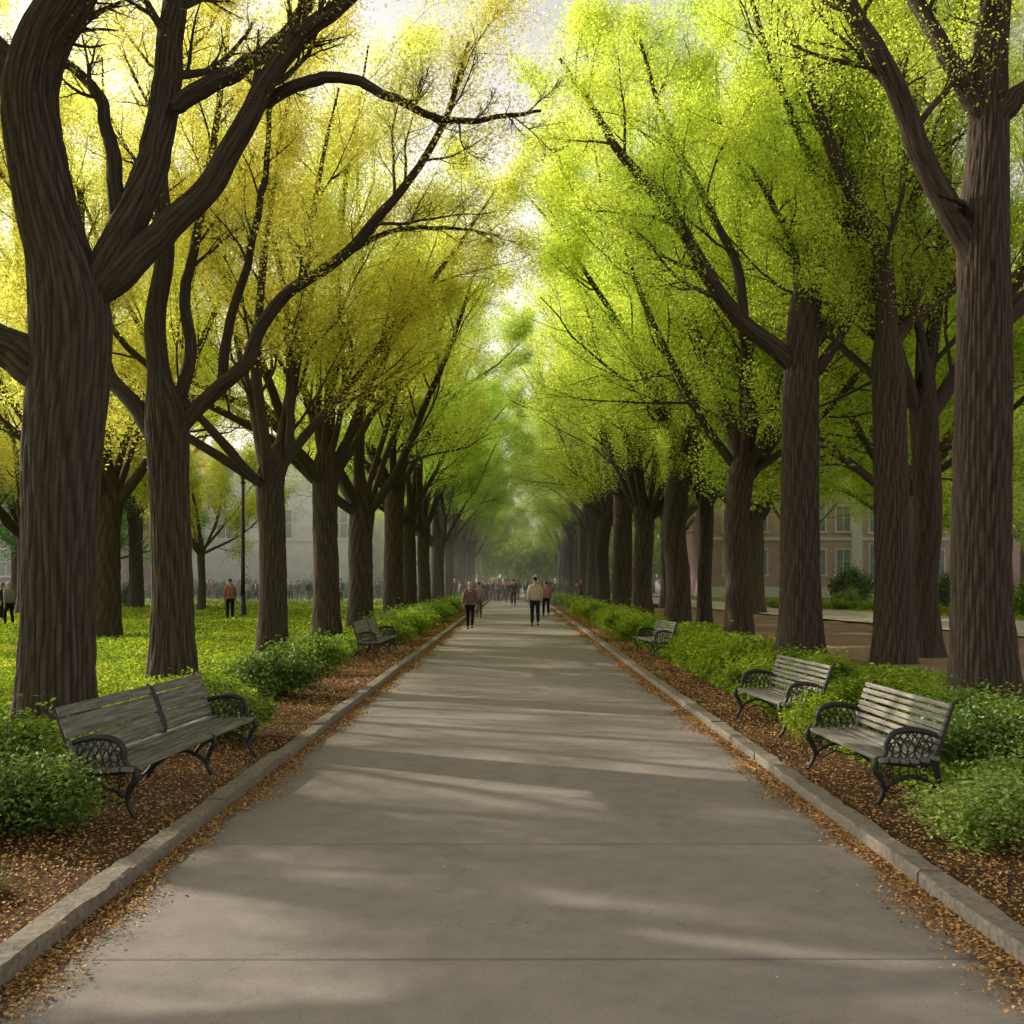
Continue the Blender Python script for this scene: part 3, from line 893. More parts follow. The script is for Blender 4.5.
# ------------------------------------------------------------------ shrubs
def shrub_data(name, seed, nleaf, lsize, lumps=7, flat=.8):
    """unit shrub, radius ~1, height ~1: stems fanning out, leaves gathered in clumps over them"""
    rng = np.random.default_rng(seed)
    n = 46
    az = rng.uniform(0, 6.283, n); rad = np.sqrt(rng.random(n)) * .82
    tips = np.stack([np.cos(az) * rad, np.sin(az) * rad, np.sqrt(np.clip(1 - rad ** 2, .05, 1)) * rng.uniform(.62, 1.02, n)], 1)
    P = np.zeros((n, 5, 3))
    for q in range(5):
        u = q / 4
        P[:, q] = tips * np.array([u ** 1.1, u ** 1.1, 1.0])[None] * np.array([1, 1, u ** .8])[None]
    P[:, 0, :2] = rng.normal(scale=.08, size=(n, 2))
    sv, sf, sb = tube_batch(P, np.full((n, 5), .008) * np.linspace(1, .4, 5)[None], 4)
    stems = np_mesh(name + '_stems', sv, sf, True, {'bark': sb, 'ridge': np.full(len(sv), .5)})
    own = rng.integers(0, n, nleaf)
    cl = rng.uniform(.10, .24, n)
    u = 1 - np.abs(rng.normal(scale=.28, size=nleaf)); u = np.clip(u, .12, 1.05)
    C = tips[own] * u[:, None] + rng.normal(size=(nleaf, 3)) * cl[own][:, None] * .75
    C[:, 2] = np.abs(C[:, 2]) + .02
    v, f, tnt = leaf_batch(C, np.full(nleaf, lsize), rng, .55)
    tnt = np.clip(tnt * .6 + np.repeat(np.repeat(rng.random(n), 1)[own], 4) * .4, 0, 1)
    lv = np_mesh(name + '_leaves', v, f, False, {'tint': tnt})
    return {'stems': stems, 'foliage': lv}


SH = [shrub_data('shrub_fine_%d' % i, 40 + i, 7000, .085) for i in range(3)]
SHF = [shrub_data('shrub_far_%d' % i, 50 + i, 1800, .16) for i in range(2)]
SHN = [shrub_data('shrub_near_%d' % i, 60 + i, 11000, .065) for i in range(2)]


def shrub(data, x, y, w, h, rz, label, leaf, group=None, d=None, name='shrub', cat='shrub'):
    o = empty(name, (x, y, .02), rz, (w, d or w, h))
    tag(o, label, cat, group)
    link('stems', data['stems'], M['bark_far'], o)
    link('foliage', data['foliage'], leaf, o)
    return o


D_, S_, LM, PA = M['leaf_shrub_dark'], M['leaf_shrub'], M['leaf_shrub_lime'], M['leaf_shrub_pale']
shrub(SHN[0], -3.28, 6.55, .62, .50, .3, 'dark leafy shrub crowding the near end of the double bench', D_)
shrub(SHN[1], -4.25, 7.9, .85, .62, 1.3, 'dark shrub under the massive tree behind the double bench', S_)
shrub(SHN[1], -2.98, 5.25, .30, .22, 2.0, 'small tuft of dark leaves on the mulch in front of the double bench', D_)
shrub(SH[0], -2.92, 10.35, .60, .55, .7, 'rounded green shrub touching the far end of the double bench', S_)
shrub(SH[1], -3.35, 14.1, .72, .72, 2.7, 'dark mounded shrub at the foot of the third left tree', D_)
shrub(SH[2], -3.5, 17.6, .66, .68, 3.7, 'green bushy shrub in front of the fourth left tree', S_)
shrub(SH[1], -3.9, 12.3, .62, .50, .2, 'light green shrub on the lawn edge behind the rounded shrub', M['leaf_cover'])
GS = 'low shrubs edging the left kerb'
y = 25.5; k = 0
while y < 84:
    shrub(SH[k % 3] if y < 40 else SHF[k % 2], -3.25 - .25 * (k % 3), y, .85, .62 + .1 * (k % 2), k * 1.1,
          'low green shrub in the hedge-like row along the left kerb beyond the small far bench', M['leaf_shrub'] if k % 3 else M['leaf_cover'], GS)
    y += 1.5 if y < 50 else 2.2; k += 1
shrub(SHN[0], 3.0, 6.35, .60, .40, .9, 'pale leafy low shrub beside the kerb before the nearest right bench', PA)
shrub(SHN[1], 3.75, 6.9, .62, .48, 2.9, 'pale green shrub spreading at the bottom right of the mulch bed', PA)
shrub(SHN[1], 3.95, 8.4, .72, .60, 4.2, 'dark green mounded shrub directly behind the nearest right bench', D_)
shrub(SHN[0], 4.6, 9.9, .85, .55, 1.9, 'leafy shrub hugging the base of the straight right trunk', S_)
shrub(SH[0], 3.15, 10.35, .46, .48, .4, 'lime yellow shrub squeezed between the two right benches', LM)
shrub(SH[1], 3.55, 14.6, .62, .52, 1.2, 'lime shrub just beyond the second right bench', LM)
shrub(SH[2], 3.5, 16.4, .78, .66, 2.2, 'tall lime mound in front of the thick lime-leaved tree', LM)
shrub(SH[0], 3.6, 18.6, .80, .66, 3.3, 'bright lime mound between the thick tree and the low far bench', LM)
shrub(SH[1], 4.5, 15.8, .95, .55, 4.0, 'broad green shrub at the foot of the thick lime-leaved tree', M['leaf_cover'])
shrub(SH[2], 4.6, 12.6, .95, .42, 5.0, 'broad low shrub behind the second right bench', M['leaf_cover'])
shrub(SH[0], 3.75, 20.4, .75, .60, 5.0, 'yellow green shrub touching the near end of the low far bench', LM)
GS2 = 'low shrubs edging the right kerb'
y = 27.0; k = 0
while y < 84:
    shrub(SH[k % 3] if y < 42 else SHF[k % 2], 3.3 + .3 * (k % 3), y, .85, .58 + .1 * (k % 2), k * 1.7,
          'low lime shrub in the row along the right kerb beyond the low far bench', LM if k % 3 else M['leaf_cover'], GS2)
    y += 1.5 if y < 50 else 2.2; k += 1
# garden behind the right side path
shrub(SH[0], 20.5, 60.5, 1.7, 2.3, .3, 'dark clipped bush before the brick building with the stone bay', D_, name='bush', cat='bush')
shrub(SH[1], 17.3, 61.5, 1.2, 2.2, 1.3, 'small dark clipped bush just right of the third right tree', D_, name='bush', cat='bush')
shrub(SH[2], 19.0, 57, 1.0, 1.1, 2.0, 'white-flowering low bush beside the dark clipped bush', PA, name='bush', cat='bush')
shrub(SH[0], 26.0, 60, 1.5, 2.0, 2.5, 'dark bush showing between the slim trees and the straight right trunk', D_, name='bush', cat='bush')
shrub(SH[1], 22.6, 42.5, 1.6, 1.75, 3.1, 'bright green bush at the right edge beyond the side path', S_, name='bush', cat='bush')
GB = 'low green edging plants along the side path'
for i in range(9):
    shrub(SHF[i % 2], 15.2 + i * 1.45, 58.0 - i * 1.6, 1.0, .55, i * 1.0, 'low green edging plant behind the pale side path', LM, GB, name='edging_plant', cat='plant')
# far side of the lawn
GF = 'hedge plants under the left buildings'
for i in range(16):
    shrub(SHF[i % 2], -50 + i * 2.9, 89.5 + (i % 3) * .4, 1.6, 1.5 + .3 * (i % 2), i * .8, 'dark hedge plant at the foot of the left buildings', M['leaf_blue'], GF, name='hedge_plant', cat='plant')
shrub(SH[2], *gp(129, 609), .85, 1.3, .8, 'dark round bush on the lawn right of the lone leaning trunk', M['leaf_shrub_dark'], name='bush', cat='bush')


GN = 'leafy bushes behind the distant crowd'
for i in range(13):
    shrub(SHF[i % 2], -24 + i * 4.0, 124 + (i % 3) * 1.2, 3.4, 6.8 + 1.4 * (i % 3), i * .9, 'hazy leafy bush behind the distant crowd', M['leaf_yg'], GN, name='bush', cat='bush')


# ------------------------------------------------------------------ mesh part builder
class MB:
    def __init__(s): s.V, s.F, s.n = [], [], 0

    def add(s, v, f):
        s.V.append(np.asarray(v, float)); s.F += [tuple(int(i) + s.n for i in q) for q in f]; s.n += len(v)

    def box(s, c, d, bev=0.0, rot=0.0):
        bm = bmesh.new()
        bmesh.ops.create_cube(bm, size=1)
        for v in bm.verts: v.co = Vector((v.co.x * d[0], v.co.y * d[1], v.co.z * d[2]))
        if bev > 0: bmesh.ops.bevel(bm, geom=list(bm.edges), offset=bev, segments=2, affect='EDGES')
        ca, sa = math.cos(rot), math.sin(rot)          # rotation about y (tilt of back slats)
        bm.verts.index_update()
        v = [(c[0] + q.co.x * ca + q.co.z * sa, c[1] + q.co.y, c[2] - q.co.x * sa + q.co.z * ca) for q in bm.verts]
        f = [[x.index for x in fc.verts] for fc in bm.faces]
        bm.free()
        s.add(v, f)

    def tube(s, pts, r, sides=8, n=None, cap=True):
        P, L = resample(pts, n or max(6, len(pts) * 4))
        m = len(P)
        rr = np.interp(np.linspace(0, 1, m), np.linspace(0, 1, len(r)), r) if hasattr(r, '__len__') else np.full(m, r)
        v, f, _ = tube_batch(P[None], rr[None], sides)
        f = [tuple(q) for q in f]
        if cap:
            f.append(tuple(range(sides))[::-1]); f.append(tuple(range((m - 1) * sides, m * sides)))
        s.add(v, f)

    def lathe(s, prof, sides=20, c=(0, 0)):
        V = []
        for r, z in prof:
            for j in range(sides):
                a = 6.2832 * j / sides
                V.append((c[0] + r * math.cos(a), c[1] + r * math.sin(a), z))
        f = []
        for i in range(len(prof) - 1):
            for j in range(sides):
                j2 = (j + 1) % sides
                f.append((i * sides + j, i * sides + j2, (i + 1) * sides + j2, (i + 1) * sides + j))
        f.append(tuple(range(sides))[::-1]); f.append(tuple(range((len(prof) - 1) * sides, len(prof) * sides)))
        s.add(V, f)

    def mesh(s, name, smooth=False):
        me = bpy.data.meshes.new(name)
        me.from_pydata(np.concatenate(s.V).tolist(), [], s.F)
        if smooth: me.polygons.foreach_set("use_smooth", [True] * len(me.polygons))
        me.update()
        return me

    def build(s, name, mat, parent=None, smooth=False):
        return link(name, s.mesh(name, smooth), mat, parent)


# ------------------------------------------------------------------ benches (front towards local +x, length along y)
def iron_end(y, arm=True, lattice=True, mid=False):
    m = MB()
    k_ = 1.5 if mid else 1.0
    p = lambda pts: [(a + (.022 if mid and b > .4 else 0), y, b) for a, b in pts]
    # back upright with S curve, curled tip and splayed rear foot
    m.tube(p([(-.345, .0), (-.30, .04), (-.235, .14), (-.195, .25), (-.19, .34), (-.215, .46), (-.262, .60), (-.305, .72), (-.335, .765), (-.352, .752)]), [k_ * q for q in (.021, .019, .02, .024, .027, .025, .023, .022, .02, .014)], 8, 46)
    # front leg
    m.tube(p([(.275, .0), (.25, .018), (.215, .07), (.20, .14), (.225, .22), (.262, .28), (.255, .335), (.22, .352)]), [.018, .019, .018, .02, .024, .026, .026, .02], 8, 40)
    m.tube(p([(.22, .335), (.10, .318), (-.05, .305), (-.19, .325)]), [.022, .02, .02, .023], 8, 20)
    # brace between the legs
    m.tube(p([(.215, .09), (.14, .17), (.03, .215), (-.08, .205), (-.17, .15), (-.26, .085)]), [.014, .015, .016, .016, .015, .014], 7, 30)
    if arm:
        m.tube(p([(-.225, .50), (-.15, .535), (-.03, .56), (.07, .555), (.14, .525), (.175, .465), (.18, .40), (.215, .345)]), [.02, .021, .023, .024, .024, .022, .02, .019], 8, 40)
    if lattice:
        rr = .0065
        if arm:
            for i in range(6):
                x = -.17 + .055 * i
                m.tube(p([(x, .325), (x + .03, .40), (x + .005, .47), (x + .045, .545)]), rr, 5, 12)
                m.tube(p([(x + .06, .325), (x + .02, .41), (x + .05, .48), (x, .54)]), rr, 5, 12)
            for cx, cz, r in ((-.09, .43, .045), (.02, .43, .05), (.11, .43, .042)):
                a = np.linspace(0, 6.283, 14)
                m.tube(p([(cx + r * math.cos(q), cz + r * math.sin(q)) for q in a]), rr, 5, 26, False)
        for i in range(5):
            x = -.13 + .065 * i
            m.tube(p([(x, .215 - .03 * abs(i - 2) * .5), (x + .02, .26), (x - .005, .31)]), rr, 5, 8)
        for sx in (-1, 1):
            c0 = (.03 + sx * .13, .255)
            a = np.linspace(0, 9.0, 18)
            m.tube(p([(c0[0] + sx * (.045 - .004 * q) * math.cos(q), c0[1] + (.045 - .004 * q) * math.sin(q)) for q in a]), rr, 5, 34)
        m.tube(p([(.20, .13), (.12, .10), (.02, .15), (-.10, .12), (-.21, .13)]), rr, 5, 20)
    return m


def bench_meshes(length, boards, double):
    out = {}
    s = MB()
    xs = np.linspace(.215, -.165, 6 if not double else 5)
    w = (.38 / (len(xs) - 1)) * .86
    rng = np.random.default_rng(77)
    nseg = 2 if double else 1
    for i, x in enumerate(xs):
        z = .358 - .022 * math.sin((.215 - x) / .38 * math.pi) - (.012 if i == 0 else 0)
        s.box((x, 0, z), (w, length, .030), .006, rot=-.06 + .12 * (i == 0))
    out['seat'] = s
    segs = [(-length / 2 + .015, length / 2 - .015)] if not double else [(-length / 2 + .015, .165), (.255, length / 2 - .015)]
    out['back'] = []
    for a, b in segs:
        m = MB()
        zs = np.linspace(.43, .735, boards)
        h = (.305 / (boards - 1)) * (.975 if double else .70)
        for i, z in enumerate(zs):
            u = (z - .43) / .305
            x = -.185 - .105 * u
            m.box((x + .012, (a + b) / 2, z + rng.normal(scale=.002)), (.024, b - a, h), .006, rot=-.33)
        out['back'].append(m)
    return out


def double_bench(loc, rz, label):
    o = empty('park_bench', loc, rz)
    tag(o, label, 'bench', None)
    L = 2.62
    d = bench_meshes(L, 5, True)
    d['seat'].build('seat', M['wood'], o)
    for m in d['back']: m.build('backrest', M['wood'], o)
    iron_end(-L / 2 + .06).build('end_frame', M['iron'], o, True)
    iron_end(.21, arm=False, lattice=False, mid=True).build('middle_frame', M['iron'], o, True)
    iron_end(L / 2 - .06).build('end_frame', M['iron'], o, True)
    return o


D = bench_meshes(1.62, 7, False)
SLAT = [D['seat'].mesh('seat'), D['back'][0].mesh('backrest'), iron_end(-.75).mesh('end_frame', True), iron_end(.75).mesh('end_frame', True)]


def slat_bench(loc, rz, label):
    o = empty('park_bench', loc, rz)
    tag(o, label, 'bench')
    for n_, me, mt in zip(('seat', 'backrest', 'end_frame', 'end_frame'), SLAT, (M['wood'], M['wood'], M['iron'], M['iron'])):
        link(n_, me, mt, o)
    return o


double_bench((-2.80, 8.2, .045), R(-4), 'long weathered double bench with two plank backrests and black iron arms')
double_bench((-3.05, 22.2, .045), R(-2), 'small far bench on the left under the trees, half hidden by shrubs')
slat_bench((2.86, 8.05, .045), R(182), 'nearest slatted bench on the right with ornate black iron arms')
slat_bench((2.98, 11.3, .045), R(185), 'second slatted bench on the right with a lime shrub at its arm')
slat_bench((3.12, 22.4, .03), R(187), 'low far bench on the right sunk among lime shrubs')


# ------------------------------------------------------------------ people
def skin_mesh(name, verts, edges, radii, root=0, sub=2):
    bm = bmesh.new()
    lay = bm.verts.layers.skin.verify()
    vs = [bm.verts.new(v) for v in verts]
    for a, b in edges: bm.edges.new((vs[a], vs[b]))
    for v, r in zip(vs, radii):
        v[lay].radius = (r, r) if not isinstance(r, tuple) else r
    vs[root][lay].use_root = True
    me = bpy.data.meshes.new(name + '_skeleton'); bm.to_mesh(me); bm.free()
    o = bpy.data.objects.new(name, me); COL.objects.link(o)
    sk = o.modifiers.new('skin', 'SKIN'); sk.use_smooth_shade = True
    ss = o.modifiers.new('sub', 'SUBSURF'); ss.levels = sub; ss.render_levels = sub
    bpy.context.view_layer.update()
    dg = bpy.context.evaluated_depsgraph_get()
    out = bpy.data.meshes.new_from_object(o.evaluated_get(dg))
    bpy.data.objects.remove(o); bpy.data.meshes.remove(me)
    out.name = name
    out.polygons.foreach_set("use_smooth", [True] * len(out.polygons))
    return out


class Sk:
    def __init__(s): s.v, s.e, s.r = [], [], []

    def pt(s, p, r, frm=None):
        s.v.append(p); s.r.append(r)
        if frm is not None: s.e.append((frm, len(s.v) - 1))
        return len(s.v) - 1

    def chain(s, pts, frm=None):
        for p, r in pts: frm = s.pt(p, r, frm)
        return frm

    def mesh(s, name, sub=2): return skin_mesh(name, s.v, s.e, s.r, 0, sub)


def person_meshes(tag_, stride=.22, arm=.10, jacket=1.0, lean=0.0):
    """figure facing +y, 1.75 m tall, walking: left leg forward by stride"""
    J = {}
    hipz, shz = .93, 1.42
    legs = {}
    for s, f in ((-1, stride), (1, -stride)):
        hip = (s * .09, 0, hipz)
        knee = (s * .095, f * .62 + (.05 if f > 0 else .02), .51 + (.01 if f > 0 else 0))
        ank = (s * .095, f * 1.0, .085 if f > 0 else .13)
        legs[s] = (hip, knee, ank)
    arms = {}
    for s, f in ((-1, -arm), (1, arm)):
        sh = (s * .175, lean * .4, shz)
        el = (s * .225, f * .6 - .02 + lean * .2, 1.14)
        wr = (s * .225, f * 1.6 + .06, .90)
        arms[s] = (sh, el, wr)
    b = Sk()
    pel = b.pt((0, 0, .95), (.13, .10))
    wa = b.pt((0, lean * .15, 1.10), (.12, .09), pel)
    ch = b.pt((0, lean * .4, 1.32), (.15, .10), wa)
    nk = b.pt((0, lean * .55 + .005, 1.48), (.055, .055), ch)
    n2 = b.pt((0, lean * .6 + .015, 1.545), (.055, .06), nk)
    h1 = b.pt((0, lean * .7 + .03, 1.605), (.07, .085), n2)
    h2 = b.pt((0, lean * .7 + .02, 1.675), (.078, .097), h1)
    h3 = b.pt((0, lean * .7 + .012, 1.735), (.05, .06), h2)
    b.pt((0, lean * .7 + .135, 1.635), .012, h1)                 # nose
    for s in (-1, 1): b.pt((s * .088, lean * .7 + .02, 1.64), (.012, .022), h2)     # ears
    for s in (-1, 1):
        sh, el, wr = arms[s]
        e = b.chain([(sh, .058), (el, .043), (wr, .027)], ch)
        hx, hy, hz = wr
        pm = b.pt((hx, hy + .015, hz - .06), (.022, .036), e)
        for q, (dy, ln) in enumerate(((.03, .065), (.012, .078), (-.008, .072), (-.026, .055))):
            b.chain([((hx - s * .002, hy + .018 + dy, hz - .10), .0095), ((hx - s * .008, hy + .02 + dy, hz - .10 - ln * .5), .0088),
                     ((hx - s * .022, hy + .02 + dy, hz - .10 - ln), .0075)], pm)
        b.chain([((hx - s * .012, hy + .05, hz - .065), .011), ((hx - s * .02, hy + .062, hz - .10), .009)], pm)
        hip, kn, an = legs[s]
        e = b.chain([(hip, .085), (kn, .056), (an, .036)], pel)
        b.chain([((an[0], an[1] + .11, an[2] - .05), (.036, .026)), ((an[0], an[1] + .16, an[2] - .06), (.028, .02))], e)
    J['body'] = b.mesh(tag_ + '_body')
    j = Sk()
    jw = jacket
    j0 = j.pt((0, 0, .88), (.185 * jw, .135 * jw))
    j1 = j.pt((0, lean * .15, 1.08), (.178 * jw, .135 * jw), j0)
    j2 = j.pt((0, lean * .4 - .005, 1.30), (.19 * jw, .135 * jw), j1)
    j.pt((0, lean * .5, 1.475), (.075, .07), j2)
    for s in (-1, 1):
        sh, el, wr = arms[s]
        j.chain([((sh[0], sh[1], sh[2] - .02), .078 * jw), (el, .064 * jw), ((wr[0], wr[1], wr[2] + .02), .046 * jw)], j2)
    J['jacket'] = j.mesh(tag_ + '_jacket')
    tr = Sk()
    p0 = tr.pt((0, 0, .94), (.15, .115))
    for s in (-1, 1):
        hip, kn, an = legs[s]
        tr.chain([((hip[0], hip[1], hip[2] - .08), .10), (kn, .074), ((an[0], an[1] - .005, an[2] + .02), .058)], p0)
    J['trousers'] = tr.mesh(tag_ + '_trousers')
    for nm, s in (('shoe_a', -1), ('shoe_b', 1)):
        hip, kn, an = legs[s]
        q = Sk()
        q.chain([((an[0], an[1] - .05, an[2] - .045), (.04, .04)), ((an[0], an[1] + .05, an[2] - .045), (.044, .038)), ((an[0], an[1] + .17, an[2] - .06), (.034, .022))])
        J[nm] = q.mesh(tag_ + nm, 1)
    hr = Sk()
    hr.chain([((0, lean * .7 - .03, 1.60), (.07, .06)), ((0, lean * .7 - .005, 1.69), (.088, .10)), ((0, lean * .7 + .015, 1.745), (.06, .075))])
    J['hair'] = hr.mesh(tag_ + '_hair')
    return J


def cloth(name, c): return plain(name, c, .9, 30, .2, .15)


CL = {k: cloth('cloth_' + k, c) for k, c in dict(tan=(.50, .42, .33), navy=(.018, .02, .03), black=(.012, .012, .013), plum=(.15, .10, .115), pink=(.34, .20, .20),
      red=(.20, .06, .05), grey=(.20, .20, .20), white=(.62, .6, .57), blue=(.06, .10, .19), brown=(.10, .06, .04), coral=(.32, .15, .12)).items()}
SKIN = plain('skin', (.42, .26, .19), .6, 20, .1)
HAIR = {'dark': plain('hair_dark', (.02, .014, .01), .6, 60, .3), 'grey': plain('hair_grey', (.42, .40, .37), .6, 60, .2), 'brown': plain('hair_brown', (.09, .05, .03), .6, 60, .3)}
POSES = [person_meshes('walk_a', .20, .10), person_meshes('walk_b', -.14, -.08, .93), person_meshes('stand', .03, .02), person_meshes('broad', .10, .05, 1.16)]


def person(pose, x, y, rz, h, label, top, bottom, hair, group=None):
    P = POSES[pose]
    o = empty('person', (x, y, .012), rz, (h / 1.78,) * 3)
    tag(o, label, 'person', group)
    body = link('body', P['body'], SKIN, o)
    link('jacket', P['jacket'], CL[top], o); link('trousers', P['trousers'], CL[bottom], o)
    link('shoe', P['shoe_a'], CL['black'], o); link('shoe', P['shoe_b'], CL['black'], o)
    link('hair', P['hair'], HAIR[hair], o)
    return o


x, y = gp(535, 627); person(3, x, y, .05, 1.84, 'person in a tan jacket and dark trousers walking away down the middle', 'tan', 'navy', 'dark')
x, y = gp(470, 630); person(0, x, y, -.05, 1.66, 'person with pale hair, plum jacket and black trousers walking near the left kerb', 'plum', 'black', 'grey')
x, y = gp(479, 618); person(1, x, y, .1, 1.62, 'person in a pink top just beyond the pale-haired walker', 'pink', 'plum', 'brown')
x, y = gp(513.5, 606.5); person(1, x, y, .0, 1.78, 'person in dark red walking alone in the centre farther off', 'brown', 'black', 'dark')
x, y = gp(546, 617); person(0, x, y, .1, 1.66, 'person in a dusky pink top half hidden right of the tan-jacketed walker', 'pink', 'black', 'dark')
x, y = gp(230, 621); person(2, x, y, .4, 1.78, 'person in a coral red top and black trousers beside the dark lamp post', 'coral', 'black', 'brown')
x, y = gp(9, 627); person(3, x, y, 1.2, 1.66, 'person in a grey jacket at the left edge beyond the massive tree', 'grey', 'black', 'grey')
x, y = gp(2, 622); person(2, x, y, 2.0, 1.6, 'person in black standing beside the grey-jacketed person at the left edge', 'black', 'black', 'dark')
GP = 'people in the distant crowd at the end of the avenue'
tops = ['plum', 'pink', 'blue', 'white', 'black', 'red', 'grey', 'brown', 'coral', 'navy']
prng = random.Random(8)
for i in range(80):
    person(prng.choice([0, 1, 2, 3]), prng.uniform(-7.0, 5.0), prng.uniform(74, 120), prng.uniform(0, 6.28), prng.uniform(1.58, 1.85),
           'tiny person in the distant crowd at the far end of the avenue', prng.choice(tops), prng.choice(['black', 'navy', 'blue', 'brown', 'grey']), prng.choice(['dark', 'brown', 'grey']), GP)
for i in range(24):
    person(prng.choice([0, 1, 2, 3]), prng.uniform(-23, -9.5), prng.uniform(72, 83), prng.uniform(0, 6.28), prng.uniform(1.58, 1.85),
           'tiny person in the loose crowd on the lawn edge between the left row trunks', prng.choice(['black', 'navy', 'grey', 'plum', 'blue', 'white', 'pink']), prng.choice(['black', 'navy', 'grey']), prng.choice(['dark', 'brown', 'grey']), 'people in the loose crowd on the far lawn edge')
GP2 = 'people walking on the path beyond the lawn'
for i in range(34):
    person(prng.choice([0, 1, 2, 3]), prng.uniform(-38, -9), prng.uniform(83, 88), prng.uniform(0, 6.28), prng.uniform(1.58, 1.85),
           'tiny person on the pale path beyond the lawn, before the left buildings', prng.choice(tops), prng.choice(['black', 'navy', 'blue', 'brown', 'grey']), prng.choice(['dark', 'brown', 'grey']), GP2)

# ------------------------------------------------------------------ lamp post on the lawn
x, y = gp(243, 618)
o = empty('lamp_post', (x, y, .02)); tag(o, 'tall dark lamp post standing on the lawn', 'lamp post')
m = MB(); m.lathe([(.17, 0), (.17, .12), (.15, .16), (.15, .5), (.12, .62), (.115, .9), (.095, .98)], 16); m.build('base', M['iron'], o, True)
m = MB(); m.lathe([(.092, .96), (.085, 2.5), (.074, 4.6), (.065, 6.0)], 16); m.build('pole', M['iron'], o, True)
m = MB(); m.lathe([(.10, 5.98), (.11, 6.05), (.07, 6.12), (.10, 6.2), (.15, 6.5), (.13, 6.55), (.17, 6.6), (.06, 6.75), (.02, 6.9)], 16); m.build('lantern', M['iron'], o, True)


# ------------------------------------------------------------------ buildings
def building(loc, W, Dp, H, label, wall, wins, roof=True, extras=None, win=(1.3, 2.2), rz=0.0):
    o = empty('building', loc, rz); tag(o, label, 'building')
    m = MB(); m.box((W / 2, Dp / 2, H / 2 - .1), (W, Dp, H + .2), .02); m.build('wall', wall, o)
    m = MB(); m.box((W / 2, -.06, .45), (W + .1, .14, 1.1), .02); m.build('plinth', M['stone'], o)
    m = MB(); m.box((W / 2, -.12, H - .35), (W + .3, .28, .45), .04); m.box((W / 2, -.05, H * .47), (W + .06, .16, .3), .02); m.box((W / 2, -.2, H - .02), (W + .5, .44, .22), .03); m.build('cornice', M['stone'], o)
    if roof:
        b = MB(); b.add([(-.3, -.3, H + .1), (W + .3, -.3, H + .1), (W + .3, Dp + .3, H + .1), (-.3, Dp + .3, H + .1), (2.5, Dp / 2, H + 3), (W - 2.5, Dp / 2, H + 3)],
                        [(0, 1, 5, 4), (1, 2, 5), (2, 3, 4, 5), (3, 0, 4)]); b.build('roof', M['slate'], o)
    for (wx, wz, ww, wh) in wins:
        fr = MB()
        t_ = .14
        fr.box((wx, -.05, wz + wh / 2 + t_ / 2), (ww + 2 * t_, .12, t_), .01)
        for s in (-1, 1): fr.box((wx + s * (ww / 2 + t_ / 2), -.05, wz), (t_, .12, wh), .01)
        fr.box((wx, -.03, wz), (.06, .09, wh), 0); fr.box((wx, -.028, wz + .1), (ww, .085, .05), 0)
        w = fr.build('window', M['white_paint'], o)
        sl = MB(); sl.box((wx, -.09, wz - wh / 2 - .09), (ww + .5, .22, .18), .01); sl.build('sill', M['stone'], w)
        pn = MB(); pn.box((wx, -.01, wz), (ww, .03, wh), 0); pn.build('pane', M['glass'], w)
    if extras: extras(o)
    return o


wins = [(x, z, 1.5, 2.4) for z in (3.3, 7.3) for x in np.arange(3, 32, 4.2)]
building((-86, 92, 0), 50, 12, 12.5, 'red brick building behind the trees left of the massive trunk', M['brick'], [(x, z, 1.5, 2.4) for z in (3.3, 7.3) for x in np.arange(14, 49, 4.2)])
building((-33.5, 93, 0), 20, 12, 11.5, 'plain grey building with a white-framed window behind the lamp post', M['render_grey'],
         [(x, 6.9, 1.5, 2.6) for x in (2.8, 6.6, 12.0, 17.2)])


def bay(o):
    m = MB(); m.box((14.2, -.28, 5.2), (.95, .5, 10.6), .03); m.build('pilaster', M['stone'], o)
    m = MB(); m.box((17.9, -.28, 5.2), (.6, .5, 10.6), .03); m.build('pilaster', M['stone'], o)


building((18.5, 96, 0), 26, 12, 12, 'pink brick building with a tall pale stone window bay', M['brick_pale'],
         [(16.2, 3.4, 1.3, 3.4), (16.2, 7.6, 1.3, 2.6), *[(x_, z_, 1.3, 2.4) for x_ in (2.2, 5.0, 7.8, 10.6, 13.0) for z_ in (3.4, 7.6)], (22, 3.4, 1.3, 2.4), (22, 7.6, 1.3, 2.4)], extras=bay)
building((46.5, 92, 0), 34, 12, 12, 'pale pink brick building at the right edge beyond the straight trunk', M['brick_pale'],
         [(x, z, 1.9, 2.5) for z in (2.8, 7.2) for x in (3.0, 7.5, 12, 17)])

# ------------------------------------------------------------------ haze, light, sky
hz = bpy.data.materials.new('haze'); hz.use_nodes = True; nt = hz.node_tree; nt.nodes.clear()
ho = nt.nodes.new('ShaderNodeOutputMaterial'); hv = nt.nodes.new('ShaderNodeVolumeScatter')
hv.inputs['Color'].default_value = (.97, .97, .86, 1); hv.inputs['Density'].default_value = .006; hv.inputs['Anisotropy'].default_value = .55
nt.links.new(hv.outputs[0], ho.inputs['Volume'])
m = MB(); m.box((0, 175, 14), (300, 250, 30)); o = m.build('haze', hz); tag(o, kind='structure')

SUN_EL, SUN_AZ = 29.5, -63.0        # degrees; azimuth from +y towards +x
d = Vector((math.sin(R(SUN_AZ)) * math.cos(R(SUN_EL)), math.cos(R(SUN_AZ)) * math.cos(R(SUN_EL)), math.sin(R(SUN_EL))))
sl = bpy.data.lights.new('sun', 'SUN'); sl.energy = 5.0; sl.angle = R(.5); sl.color = (1, .90, .74)
so = bpy.data.objects.new('sun', sl); COL.objects.link(so)
so.rotation_euler = d.to_track_quat('Z', 'Y').to_euler()
so.location = d * 60

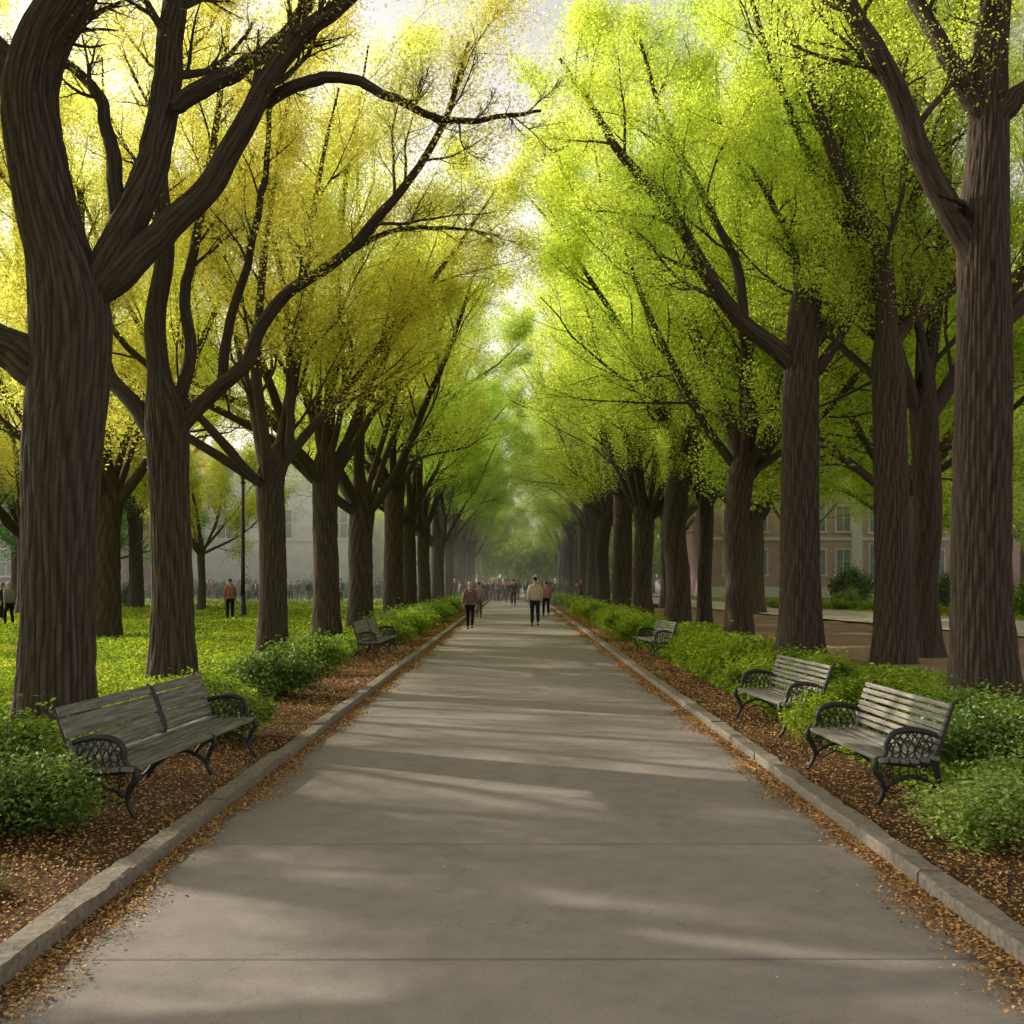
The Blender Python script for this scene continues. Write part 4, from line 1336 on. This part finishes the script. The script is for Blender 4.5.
w = bpy.data.worlds.new("World"); sc.world = w; w.use_nodes = True
nt = w.node_tree
bg = nt.nodes['Background']
sky = nt.nodes.new('ShaderNodeTexSky'); sky.sky_type = 'NISHITA'; sky.sun_disc = False
sky.sun_elevation = R(SUN_EL); sky.sun_rotation = R(SUN_AZ)
sky.dust_density = 4.0; sky.air_density = 1.0; sky.ozone_density = .6
mx = nt.nodes.new('ShaderNodeMix'); mx.data_type = 'RGBA'; mx.inputs[0].default_value = .88
hsv = nt.nodes.new('ShaderNodeRGBToBW'); nt.links.new(sky.outputs[0], hsv.inputs[0])
cm = nt.nodes.new('ShaderNodeMix'); cm.data_type = 'RGBA'; cm.blend_type = 'MULTIPLY'; cm.inputs[0].default_value = 1
nt.links.new(hsv.outputs[0], cm.inputs[6]); cm.inputs[7].default_value = (2.5, 2.38, 2.18, 1)
nt.links.new(sky.outputs[0], mx.inputs[6]); nt.links.new(cm.outputs[2], mx.inputs[7])
tc = nt.nodes.new('ShaderNodeTexCoord'); sx = nt.nodes.new('ShaderNodeSeparateXYZ'); nt.links.new(tc.outputs['Generated'], sx.inputs[0])
mr = nt.nodes.new('ShaderNodeMapRange'); nt.links.new(sx.outputs[2], mr.inputs[0])
mr.inputs[1].default_value = .1; mr.inputs[2].default_value = .9; mr.inputs[3].default_value = 1.32; mr.inputs[4].default_value = .38
vm = nt.nodes.new('ShaderNodeVectorMath'); vm.operation = 'SCALE'
nt.links.new(mx.outputs[2], vm.inputs[0]); nt.links.new(mr.outputs[0], vm.inputs['Scale'])
nt.links.new(vm.outputs[0], bg.inputs['Color'])
bg.inputs['Strength'].default_value = .15

sc.view_settings.view_transform = 'Standard'
sc.view_settings.look = 'None'
sc.view_settings.exposure = 0
sc.render.engine = 'CYCLES'
cy = sc.cycles
cy.max_bounces = 8; cy.diffuse_bounces = 5; cy.transmission_bounces = 5; cy.transparent_max_bounces = 12; cy.volume_bounces = 0
cy.use_adaptive_sampling = True; cy.adaptive_threshold = .01
cy.use_denoising = True
cy.sample_clamp_indirect = 8
